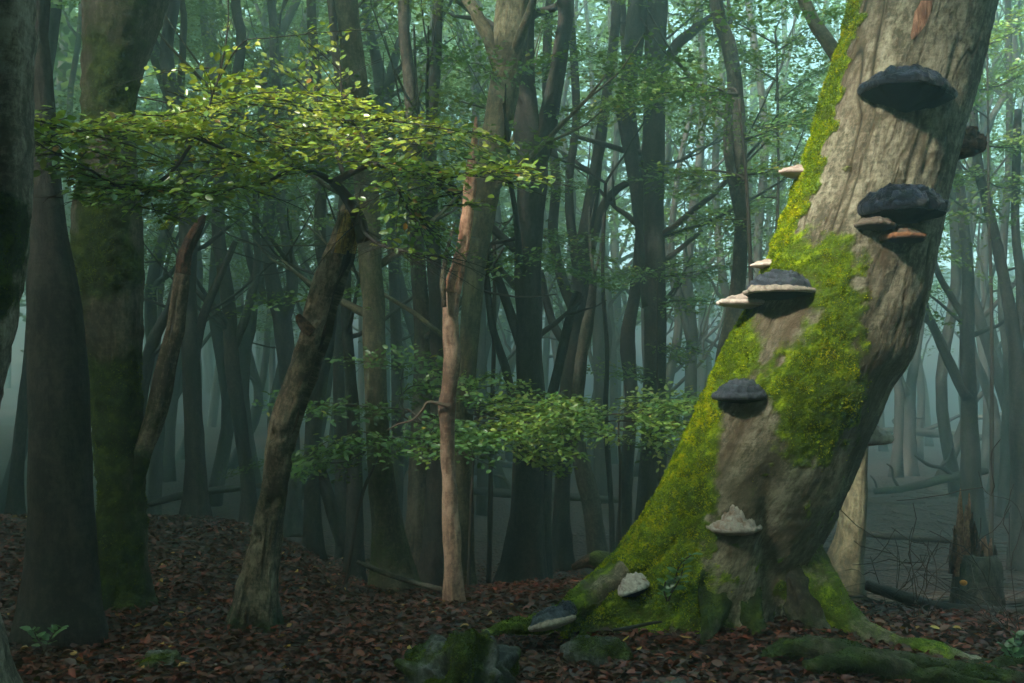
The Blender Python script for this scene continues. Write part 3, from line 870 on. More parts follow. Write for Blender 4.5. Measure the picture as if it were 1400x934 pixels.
def wiggle_branch(p0, d, L, r, rng, n=7, upcurve=0.25, wig=0.10):
    t = np.linspace(0, 1, n)
    d = np.asarray(d, float) / np.linalg.norm(d)
    off = np.cumsum(rng.normal(0, wig * L / n, (n, 3)), 0); off[0] = 0
    pts = p0 + t[:, None] * d * L + off
    pts[:, 2] += upcurve * L * t ** 2
    rad = r * (1 - 0.8 * t) + 0.003
    return pts, rad

def crown_sprays(leafmb, twigmb, anchors, rng, leaf, spacing, Lr, tints, per=1, droop=0.2, simple=True, spread=0.55):
    for (p, d) in anchors:
        for _ in range(per):
            dd = np.array([d[0], d[1], 0.15 * d[2]]) + rng.normal(0, 0.45, 3) * np.array([1, 1, 0.25])
            L = rng.uniform(*Lr)
            tw, LP, LD, LN, LS = spray(p, dd, L, leaf, spacing, rng, droop=droop, tilt=0.18, spread=spread)
            k = len(LP)
            t = np.clip(rng.normal(tints[0], tints[1]) + rng.normal(0, 0.12, k), 0, 0.95)
            t = np.where(rng.random(k) > 0.985, 1.0, t)
            leaves(leafmb, LP, LD, LN, LS, t, simple=simple)
            if twigmb is not None:
                put_twigs(twigmb, tw[:1], seg=3)

def px_tree(label, rows, D, bark, limbs=(), ztop=None, seed=0, moss=0.22, flare=0.5, nbranch=6, leafz=(3.0, 9.0), nspray=18, leafsize=None, seg=22, name='beech_tree', top='grow', group='beeches in the middle distance', branchlen=(0.8, 2.0), minz=1.2, tints=(0.4, 0.15), rough=0.10):
    rng = np.random.default_rng(1000 + seed)
    pts, rad = px_path(rows, D, 0.02 * D / 8, rng)
    rad = rad * 0.86
    bx, bz = pts[0][0], gh(pts[0][0], pts[0][1])
    pts[0][2] = bz - 0.08
    if pts[1][2] < bz + 0.1:
        pts[1][2] = bz + 0.25
    if top == 'grow':
        ztop = ztop or rng.uniform(8.5, 11.5)
        d = pts[-1] - pts[-2]; d /= np.linalg.norm(d)
        z = pts[-1][2]; k = 0
        while z < ztop:
            d = d * 0.6 + np.array([0, 0, 0.5]) + rng.normal(0, 0.12, 3); d /= np.linalg.norm(d)
            pts = np.vstack([pts, pts[-1] + d * 1.3]); rad = np.append(rad, rad[-1] * 0.84); z = pts[-1][2]
    t = thing(name, label, 'tree', (bx, pts[0][1], bz), group)
    mf = moss_side(moss, seed=seed) if moss > 0 else None
    tr = MB()
    n = int(np.clip(len(pts) * 7, 24, 80))
    P_, R_ = add_tube(tr, pts, rad, n=n, seg=seg, flare=flare, seed=seed, mossfn=mf, rough=rough)
    tr.obj('trunk', MAT[bark], t)
    anchors = []
    for lr in limbs:
        lp, lrad = px_path(lr, D, 0.02 * D / 8, rng)
        if lr[-1][1] <= 6:
            d = lp[-1] - lp[-2]; d /= np.linalg.norm(d)
            for _ in range(5):
                d = d * 0.7 + np.array([0, 0, 0.35]) + rng.normal(0, 0.15, 3); d /= np.linalg.norm(d)
                lp = np.vstack([lp, lp[-1] + d * 1.1]); lrad = np.append(lrad, lrad[-1] * 0.78)
                anchors.append((lp[-1], d))
        lm = MB()
        add_tube(lm, lp, lrad, n=max(10, len(lp) * 6), seg=max(8, seg - 4), seed=seed + 3, mossfn=mf, rough=rough)
        lm.obj('limb', MAT[bark], t)
        anchors.append((lp[-1], lp[-1] - lp[-2]))
    # bare and leafy branches
    leafs = leafsize or max(0.055, D * 0.0046)
    for k in range(nbranch):
        z = rng.uniform(max(minz, leafz[0] * 0.5), max(P_[-1][2] * 0.95, leafz[1]))
        i = int(np.argmin(np.abs(P_[:, 2] - z)))
        a = rng.uniform(0, 2 * PI)
        d = np.array([math.cos(a), math.sin(a) * 0.7, rng.uniform(0.15, 0.9)])
        L = rng.uniform(*branchlen)
        bp, brd = wiggle_branch(P_[i], d, L, max(R_[i] * rng.uniform(0.2, 0.42), 0.012), rng)
        br = MB()
        add_tube(br, bp, brd, seg=6, rough=0.05, cap=False, seed=k)
        for s in range(2):
            m = rng.integers(2, len(bp) - 1)
            d2 = d + rng.normal(0, 0.6, 3)
            sp, srd = wiggle_branch(bp[m], d2, L * 0.5, brd[m] * 0.6, rng, n=5)
            add_tube(br, sp, srd, seg=4, rough=0, cap=False)
            if sp[-1][2] > leafz[0]: anchors.append((sp[-1], d2))
        if bp[-1][2] > leafz[0]:
            anchors += [(bp[-1], d), (bp[len(bp) // 2], d + rng.normal(0, 0.5, 3))]
        br.obj('branch', MAT[bark], t)
    if nspray and anchors:
        lf = MB()
        idx = rng.choice(len(anchors), int(nspray * 1.7))
        crown_sprays(lf, None, [anchors[i] for i in idx], rng, leafs, leafs * 0.72, (0.7, 1.6), tints)
        tag(lf.obj('crown', MAT['leaf_far' if D > 9 else 'leaf_mid'], t), kind='stuff')
    return t

# --- the near trees on the left
def left_edge_tree():
    rows = [(-158, 1000, 300), (-150, 760, 210), (-116, 600, 185), (-82, 470, 168), (-57, 350, 163), (-46, 240, 160), (-40, 120, 157), (-37, 0, 156), (-35, -160, 152)]
    pts, rad = px_path(rows, 3.3)
    b = np.array([pts[0][0], 3.3, gh(pts[0][0], 3.3)]); pts[0] = b - [0, 0, 0.05]
    t = thing('beech_tree', 'grey warty beech trunk cut off by the left picture edge', 'tree', b)
    pts = np.vstack([pts, pts[-1] + [0, 0.1, 1.5], pts[-1] + [0.2, 0.3, 3.4], pts[-1] + [0.1, 0.5, 5.5]]); rad = np.append(rad, [0.17, 0.14, 0.08])
    def mf(V):
        px, py = proj(V); nz = fbm(V, 7, 3, 3)
        return np.clip(sstep(-20, 25, polydist(px, py, [(-60, 300), (10, 270), (28, 300), (34, 360), (22, 430), (-60, 460)]) + 18 * nz) * 0.9, 0, 1)
    a = smooth_path(np.hstack([pts, rad[:, None]]), 220)
    V, f, bc, T, L = tube_arrays(a[:, :3], a[:, 3], seg=110, rough=0.05, flare=0.4, seed=4)
    N = V[:len(T)] - np.repeat(a[:, :3], 110, 0); N /= np.linalg.norm(N, axis=1)[:, None]
    dsp = 0.006 * fbm(bc[:len(T)] * [1, 1, 1.6], 22, 3, 3) + 0.010 * sstep(0.3, 0.8, fbm(bc[:len(T)], 11, 9, 3))
    mo = mf(V)
    px, py = proj(V)
    groove = np.exp(-((px[:len(T)] - 8) / 7) ** 2) * (py[:len(T)] < 330)
    dsp = dsp - 0.05 * groove + 0.015 * mo[:len(T)] * fbm(V[:len(T)], 30, 8, 2)
    V[:len(T)] += N * dsp[:, None]
    mb = MB(); mb.add(V, f, bc, mo)
    mb.obj('trunk', MAT['bark_edge'], t)
    tm = MB(); tufts(tm, V, f[0], mo, 4000, 0.008, tbase=0.3)
    tag(tm.obj('moss', MAT['moss_dark'], t), kind='stuff')
left_edge_tree()

px_tree('very dark smooth trunk at far left, partly hidden by the leafy branch', [(88, 880, 118), (88, 800, 100), (84, 700, 92), (80, 560, 92), (74, 420, 80), (66, 300, 52), (60, 200, 44), (52, 80, 40), (50, 0, 40)], 5.1, 'bark_dark', seed=1, flare=0.35, seg=30, nbranch=2, nspray=10, leafz=(4.5, 9), minz=4, group=None, moss=0.15)

def mossy_twin():
    D = 5.9
    t0 = P(160, 850, D); b = np.array([t0[0], D, gh(t0[0], D)])
    t = thing('beech_tree', 'thick moss covered beech left of centre with a broken side stem', 'tree', b)
    rows = [(162, 850, 74), (163, 780, 62), (165, 690, 60), (162, 600, 66), (157, 500, 72), (150, 400, 90), (148, 300, 92), (148, 200, 74), (150, 120, 76), (162, 50, 98), (172, -10, 116), (180, -60, 128)]
    pts, rad = px_path(rows, D); pts[0][2] = b[2] - 0.08
    a = smooth_path(np.hstack([pts, rad[:, None]]), 260)
    V, f, bc, T, L = tube_arrays(a[:, :3], a[:, 3], seg=120, rough=0.06, flare=0.4, seed=6, lobes=0.03)
    nz = fbm(V, 3.0, 8, 4); px, py = proj(V)
    mo = np.clip(0.40 + 0.65 * nz, 0, 1)
    mo = np.where((py < 150) & (px > 150), np.clip(0.35 + 0.6 * nz, 0, 1), mo)
    N = V[:len(T)] - np.repeat(a[:, :3], 120, 0); N /= np.linalg.norm(N, axis=1)[:, None]
    V[:len(T)] += N * (0.006 * fbm(bc[:len(T)], 20, 3, 3) + 0.014 * mo[:len(T)] * fbm(V[:len(T)], 18, 4, 3))[:, None]
    mb = MB(); mb.add(V, f, bc, mo); mb.obj('trunk', MAT['bark_mossy'], t)
    tm = MB(); tufts(tm, V, f[0], mo, 16000, 0.011, tbase=0.45)
    tag(tm.obj('moss', MAT['moss_dark'], t), kind='stuff')
    up = MB()
    top = a[-1, :3]
    for dx, dy, r in ((-0.5, 0.2, 0.15), (0.6, 0.3, 0.17)):
        add_tube(up, [top - [0, 0, 0.2], top + [dx, dy, 0.9], top + [dx * 1.7, dy * 2, 2.6], top + [dx * 2.2, dy * 3, 4.6]], [r * 1.3, r, r * 0.8, r * 0.4], n=20, seg=16, seed=3)
    up.obj('fork', MAT['bark_mossy'], t)
    rows = [(172, 700, 20), (184, 655, 24), (197, 615, 26), (212, 570, 28), (226, 510, 27), (239, 450, 25), (246, 405, 23), (249, 375, 21), (253, 350, 19), (262, 328, 16), (273, 308, 12), (280, 294, 5)]
    pts, rad = px_path(rows, D - 0.03)
    sm = MB()
    add_tube(sm, pts[:8], rad[:8], n=70, seg=30, rough=0.10, seed=9, mossfn=lambda V: np.clip((0.42 + 0.5 * fbm(V, 6, 3, 3)) * sstep(1.9, 0.6, V[:, 2]), 0, 1))
    so = sm.obj('side_stem', MAT['bark_snag'], t)
    bk = MB()
    add_tube(bk, pts[7:], rad[7:] * np.array([1.02, 1.0, 1.05, 1.1, 1.0]), n=50, seg=26, rough=0.30, seed=12)
    bo = bk.obj('broken_tip', MAT['wood_rot'], so)
    tag(bo, 'reddish rotten tip of the broken side stem')
mossy_twin()

# --- dead snag with the leafy branch
def snag():
    D = 5.5
    rows = [(350, 858, 62), (356, 800, 45), (364, 740, 40), (374, 670, 38), (384, 610, 39), (397, 560, 40), (418, 500, 41), (436, 440, 43), (452, 388, 44), (466, 345, 40), (476, 312, 35), (482, 290, 29)]
    pts, rad = px_path(rows, D)
    b = np.array([pts[0][0], D, gh(pts[0][0], D)]); pts[0] = b - [0, 0, 0.08]
    t = thing('beech_snag', 'broken dead trunk with split rotten side and one long leafy branch', 'tree', b)
    a = smooth_path(np.hstack([pts, rad[:, None]]), 280)
    seg = 110
    V, f, bc, T, L = tube_arrays(a[:, :3], a[:, 3], seg=seg, rough=0.12, flare=0.5, seed=21, cap=False, lobes=0.03)
    N = V - np.repeat(a[:, :3], seg, 0); N /= np.linalg.norm(N, axis=1)[:, None]
    px, py = proj(V)
    cxp = np.interp(py, [r[1] for r in rows][::-1], [r[0] for r in rows][::-1])
    hw = np.interp(py, [r[1] for r in rows][::-1], [r[2] / 2 for r in rows][::-1])
    u = (px - cxp) / hw
    front = V[:, 1] < np.repeat(a[:, 1], seg)
    sp = np.interp(py, [290, 380, 470, 560, 640, 760], [0.15, 0.30, 0.45, 0.60, 0.72, 0.9]) + 0.10 * fbm(bc, 4, 2, 3)
    inside = front * sstep(0.0, 0.16, u - sp) * sstep(700, 600, py)
    d = -0.035 * inside * (1 + 0.5 * fbm(bc * [1, 1, 0.3], 18, 3, 3))
    d += 0.012 * fbm(bc * [1, 1, 0.5], 12, 7, 3) - 0.03 * sstep(0.5, 0.8, fbm(bc, 9, 19, 2)) * sstep(470, 640, py)
    V += N * d[:, None]
    # ragged top
    topd = L > L.max() - 0.16
    V[:, 2] += np.where(topd, 0.10 * vnoise(np.stack([np.cos(T) * 3, np.sin(T) * 3, 0 * T], 1), 2.2, 5) * (L - L.max() + 0.16) / 0.16, 0)
    mo = np.clip((0.35 + 0.5 * fbm(V, 6, 2, 3)) * sstep(0.25, 0.02, V[:, 2]), 0, 1)
    fq = f[0]
    rot = inside[fq].mean(1) > 0.5
    mb = MB(); mb.add(V, fq[~rot], bc, mo)
    mb.obj('trunk', MAT['bark_snag'], t)
    mb = MB(); mb.add(V, fq[rot], bc * [1, 1, 0.5], None); tag(mb.obj('rotten_split', MAT['wood_rot'], t), 'dark rotten wood laid open along the right side')
    # golden splintered wood at the break
    for k in range(9):
        px0 = 467 + k * 2.6 + random.uniform(-1, 1)
        pt, rd = px_path([(px0 - 6, 348 - random.uniform(0, 14), 9), (px0 - 1, 318, 9), (px0 + 2 - k * 0.4, 290 + random.uniform(-6, 16) + abs(k - 4), 2)], D - 0.135 + 0.010 * abs(k - 4), 0)
        sb = MB(); add_tube(sb, pt, rd, n=10, seg=7, rough=0.2, seed=k)
        sb.obj('splinter', MAT['wood_gold'], t)
    # knob where a branch broke away
    kb = MB(); pt, rd = px_path([(428, 456, 22), (418, 446, 18), (411, 437, 13), (408, 430, 6)], D - 0.06); add_tube(kb, pt, rd, n=14, seg=16, rough=0.25, seed=2)
    kb.obj('branch_stub', MAT['wood_rot'], t)
    # ---- living branch
    br = MB(); D2 = 5.35
    def limb(rows, dz=0):
        pt, rd = px_path(rows, D2); return add_tube(br, pt, rd, n=max(8, len(rows) * 5), seg=9, rough=0.08, tint=0.0)
    skel = []
    skel.append(limb([(497, 330, 20), (490, 300, 19), (480, 280, 17), (468, 262, 15), (456, 250, 14)]))
    skel.append(limb([(456, 250, 13, 0), (470, 242, 10, -.05), (486, 234, 9, -.1), (510, 226, 8, -.2), (545, 230, 6, -.3), (590, 245, 5, -.4), (630, 240, 4, -.5), (690, 232, 2, -.55)]))
    skel.append(limb([(456, 250, 10, 0), (436, 238, 8, -.1), (405, 228, 6, -.2), (370, 226, 5, -.35), (330, 215, 4, -.5), (280, 190, 2.5, -.6)]))
    skel.append(limb([(470, 242, 7, 0), (462, 215, 6, .1), (452, 185, 5, .25), (440, 160, 4, .4), (430, 120, 2.5, .5)]))
    skel.append(limb([(508, 226, 6, -.2), (500, 195, 5, -.1), (488, 175, 4, 0), (470, 150, 3, .1), (465, 90, 2, .15)]))
    skel.append(limb([(490, 285, 6, 0), (497, 315, 5, -.1), (520, 335, 4, -.2), (560, 345, 3, -.3), (610, 352, 2, -.4)]))
    skel.append(limb([(535, 228, 5, -.3), (545, 260, 4, -.35), (560, 290, 3, -.4), (580, 310, 2, -.45)]))
    skel.append(limb([(450, 180, 4, .25), (480, 165, 4, .1), (530, 165, 3, 0), (600, 175, 2.5, -.1), (655, 185, 2, -.2)]))
    skel.append(limb([(405, 228, 5, -.2), (360, 250, 4, -.4), (300, 262, 4, -.6), (240, 262, 3, -.8), (160, 258, 2, -.9)]))
    skel.append(limb([(330, 215, 4, -.5), (270, 190, 4, -.7), (210, 180, 3.5, -.9), (120, 180, 3, -1.1), (50, 165, 2, -1.3)]))
    skel.append(limb([(260, 200, 5, -.8), (235, 235, 5, -.95), (200, 258, 6, -1.0), (165, 256, 4, -1.1), (110, 225, 3, -1.2), (45, 195, 2, -1.3)]))
    skel.append(limb([(440, 160, 4, .3), (400, 140, 3, .1), (340, 135, 3, -.1), (270, 150, 2.5, -.3), (200, 160, 2, -.5)]))
    skel.append(limb([(295, 120, 2.5, -.6), (305, 80, 2.5, -.6), (312, 30, 2, -.6), (311, -20, 1.5, -.6)]))
    skel.append(limb([(270, 190, 3, -.6), (285, 150, 3, -.6), (295, 118, 2.5, -.6), (330, 60, 2, -.6), (370, 52, 1.5, -.6), (470, 42, 1, -.6)]))
    br.obj('branch', MAT['twig'], t)
    rng = np.random.default_rng(5)
    LPs, LDs, LNs, LSs = [], [], [], []
    tw = MB()
    def put(o, d, L, leaf=0.047, sp=0.030, droop=0.17):
        a_, b_, c_, d_, e_ = spray(o, d, L, leaf, sp, rng, droop=droop, tilt=0.10, spread=0.55, up=(0.0, -0.5, 1.0))
        LPs.append(b_); LDs.append(c_); LNs.append(d_); LSs.append(e_)
        put_twigs(tw, a_, seg=4, scale=0.55, tint=0.05)
    for s, (pp, rr) in enumerate(skel):
        if s == 0: continue
        m = len(pp)
        cum = np.linalg.norm(pp[-1] - pp[0])
        cnt = max(5, int(cum / 0.055)) if s not in (12, 13) else 3
        for q in range(cnt):
            tq = 0.15 + 0.85 * (q + rng.random() * 0.6) / cnt
            i = min(m - 1, int(tq * (m - 1)))
            tang = pp[min(i + 1, m - 1)] - pp[max(i - 1, 0)]; tang /= np.linalg.norm(tang) + 1e-9
            sd = np.cross([0, 0, 1.0], tang); sd /= np.linalg.norm(sd) + 1e-9
            sgn = 1 if q % 2 else -1
            dd = tang * 0.8 + sgn * sd * rng.uniform(0.4, 1.0) + np.array([0, 0, rng.normal(0.02, 0.10)])
            put(pp[i], dd, rng.uniform(0.20, 0.46) if s not in (12, 13) else rng.uniform(0.10, 0.2))
        put(pp[-1], pp[-1] - pp[-3], rng.uniform(0.18, 0.34))
    # extra layers that fill the fan, at heights seen in the photograph
    fill = [(80, 150, 4.1), (100, 205, 4.2), (140, 170, 4.4), (180, 215, 4.5), (220, 150, 4.6), (250, 215, 4.6), (150, 250, 4.4), (200, 285, 4.6), (260, 240, 4.8), (300, 180, 4.9), (330, 140, 5.0), (350, 190, 4.9), (380, 160, 5.1), (400, 200, 5.1),
            (420, 150, 5.3), (440, 195, 5.0), (470, 180, 5.0), (500, 170, 5.1), (520, 200, 5.0), (550, 190, 5.0), (580, 215, 4.9), (600, 190, 5.1), (625, 225, 4.9), (560, 245, 4.9), (520, 255, 4.9), (650, 215, 4.9), (540, 330, 5.0), (570, 300, 5.0), (600, 275, 4.9), (130, 190, 4.2), (170, 190, 4.4), (60, 180, 4.0), (310, 225, 4.8), (360, 225, 4.9), (280, 270, 4.8), (240, 280, 4.7), (110, 270, 4.4), (320, 250, 4.9), (650, 245, 4.9), (480, 215, 4.9), (350, 120, 5.1), (300, 110, 5.0), (400, 110, 5.2), (260, 130, 4.9), (430, 130, 5.2), (230, 180, 4.6), (200, 165, 4.5)]
    for (fx, fy, fY) in fill * 2:
        fx += rng.normal(0, 14); fy += rng.normal(0, 9)
        a0 = rng.uniform(0, 2 * PI)
        put(P(fx, fy, fY), np.array([math.cos(a0), math.sin(a0) * 0.7, rng.normal(0, 0.06)]), rng.uniform(0.28, 0.46))
    LP, LD, LN, LS = np.vstack(LPs), np.vstack(LDs), np.vstack(LNs), np.concatenate(LSs)
    px, py = proj(LP)
    # keep the leaf fan inside the outline it has in the photograph: it thins out towards its ragged border
    up_e = np.interp(px, [30, 60, 120, 200, 260, 330, 400, 440, 500, 560, 640, 690, 750], [145, 125, 138, 118, 90, 78, 72, 90, 128, 142, 160, 160, 238])
    lo_e = np.interp(px, [30, 60, 120, 200, 260, 330, 400, 440, 500, 560, 640, 690, 750], [215, 235, 285, 320, 312, 290, 268, 262, 300, 345, 345, 270, 258])
    jit = rng.normal(0, 9, len(px))
    keep = (px > 32) & (px < 752) & (((py > up_e + jit) & (py < lo_e + jit)))
    hi = (py < 105) & (px > 200) & (px < 480)
    keep |= hi & (rng.random(len(px)) < 0.55)
    # opening around the dark forking limb
    keep &= ~((np.hypot((px - 470) / 48, (py - 262) / 34) < 1) & (rng.random(len(px)) < 0.85))
    LP, LD, LN, LS, px, py = LP[keep], LD[keep], LN[keep], LS[keep], px[keep], py[keep]
    k = len(LP)
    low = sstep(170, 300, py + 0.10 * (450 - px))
    tn = np.clip(0.80 - 0.34 * low - 0.12 * sstep(330, 120, px) + rng.normal(0, 0.15, k), 0, 0.93)  # light on the fan put into tint: top lighter, bottom and left darker
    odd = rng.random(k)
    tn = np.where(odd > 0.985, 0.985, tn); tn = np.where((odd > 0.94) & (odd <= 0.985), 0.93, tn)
    order = np.argsort(LP[:, 1] - 0.3 * LS / 0.05)
    single = order[:300]
    rest = np.setdiff1d(np.arange(k), single)
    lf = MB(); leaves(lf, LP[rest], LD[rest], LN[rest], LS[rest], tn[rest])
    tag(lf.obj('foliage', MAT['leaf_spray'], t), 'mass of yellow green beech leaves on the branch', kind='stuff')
    tag(tw.obj('twigs', MAT['twig'], t), kind='stuff')
    variants = leaf_variants('leaf_spray', [0.1, 0.25, 0.4, 0.55, 0.7, 0.85, 0.93, 0.985])
    for i in single:
        v = int(np.argmin(np.abs(np.array([0.1, 0.25, 0.4, 0.55, 0.7, 0.85, 0.93, 0.985]) - tn[i])))
        place_leaf(variants[v], LP[i], LD[i], LN[i], LS[i], t)
    return t

def leaf_variants(mat, tints):
    """single leaf meshes, 12 triangles each: two blade halves with a raised rim and pointed tip"""
    outv = []
    for k, ti in enumerate(tints):
        n = 5
        x = np.array([0, 0.18, 0.42, 0.68, 0.88, 1.0]); w = np.array([0.02, 0.19, 0.27, 0.22, 0.10, 0.0])
        wob = 0.03 * np.sin(np.arange(6) * 2.1 + k)
        mid = np.stack([x, 0 * x, -0.10 * x ** 2], 1)
        lft = np.stack([x + 0.02, w, 0.06 * w / 0.27 + wob - 0.10 * x ** 2], 1)
        rgt = np.stack([x + 0.02, -w, 0.06 * w / 0.27 - wob - 0.10 * x ** 2], 1)
        V = np.vstack([mid, lft, rgt])
        i = np.arange(5)
        q1 = np.stack([i, i + 1, 6 + i + 1, 6 + i], 1); q2 = np.stack([i, 12 + i, 12 + i + 1, i + 1], 1)
        mb = MB(); mb.add(V, [q1, q2], None, None, np.full(18, ti))
        outv.append(mb.mesh('leaf', MAT[mat]))
    return outv

def place_leaf(me, pos, d, nrm, size, parent):
    d = d / np.linalg.norm(d)
    s = np.cross(nrm, d); s /= np.linalg.norm(s) + 1e-9
    w = np.cross(d, s)
    o = bpy.data.objects.new('leaf', me)
    C.objects.link(o)
    M4 = Matrix(((d[0] * size, s[0] * size, w[0] * size, pos[0]), (d[1] * size, s[1] * size, w[1] * size, pos[1]), (d[2] * size, s[2] * size, w[2] * size, pos[2]), (0, 0, 0, 1)))
    o.parent = parent
    o.matrix_parent_inverse = Matrix.Translation(-Vector(parent.location))
    o.matrix_basis = M4
    return o
snag()

# --- pale barkless snag in the middle
def pale_snag():
    D = 6.6
    rows = [(622, 808, 28), (619, 765, 24), (616, 700, 22), (613, 640, 20), (612, 590, 20), (611, 556, 25), (614, 530, 21), (618, 490, 23), (616, 440, 21), (617, 400, 24), (627, 360, 20), (635, 320, 17), (640, 290, 16), (643, 250, 16), (646, 215, 13), (649, 190, 9), (651, 160, 3)]
    pts, rad = px_path(rows, D)
    b = np.array([pts[0][0], D, gh(pts[0][0], D)]); pts[0][2] = b[2] - 0.08
    t = thing('dead_snag', 'slim pale dead trunk stripped of bark, with a pinkish bare top', 'tree', b)
    lo = MB(); add_tube(lo, pts[:10], rad[:10], n=120, seg=36, rough=0.10, flare=0.3, seed=31)
    lo.obj('trunk', MAT['bark_pale'], t)
    hi = MB(); add_tube(hi, pts[9:], rad[9:], n=80, seg=28, rough=0.16, seed=32, lobes=0.06)
    tag(hi.obj('bare_top', MAT['wood_raw'], t), 'pinkish bare wood at the splintered top')
    fl = MB(); pt, rd = px_path([(607, 420, 7), (606, 380, 8), (612, 340, 6), (622, 305, 3)], D - 0.10); add_tube(fl, pt, rd, n=20, seg=8, rough=0.3, seed=4)
    fl.obj('bark_flap', MAT['bark_snag'], t)
    tw = MB(); pt, rd = px_path([(616, 556, 7), (600, 552, 5), (585, 550, 4), (578, 560, 4), (565, 574, 3), (545, 580, 2.5), (530, 588, 2)], D - 0.1); add_tube(tw, pt, rd, n=30, seg=7, rough=0.1, tint=1.0)
    tw.obj('dead_twig', MAT['twig'], t)
pale_snag()

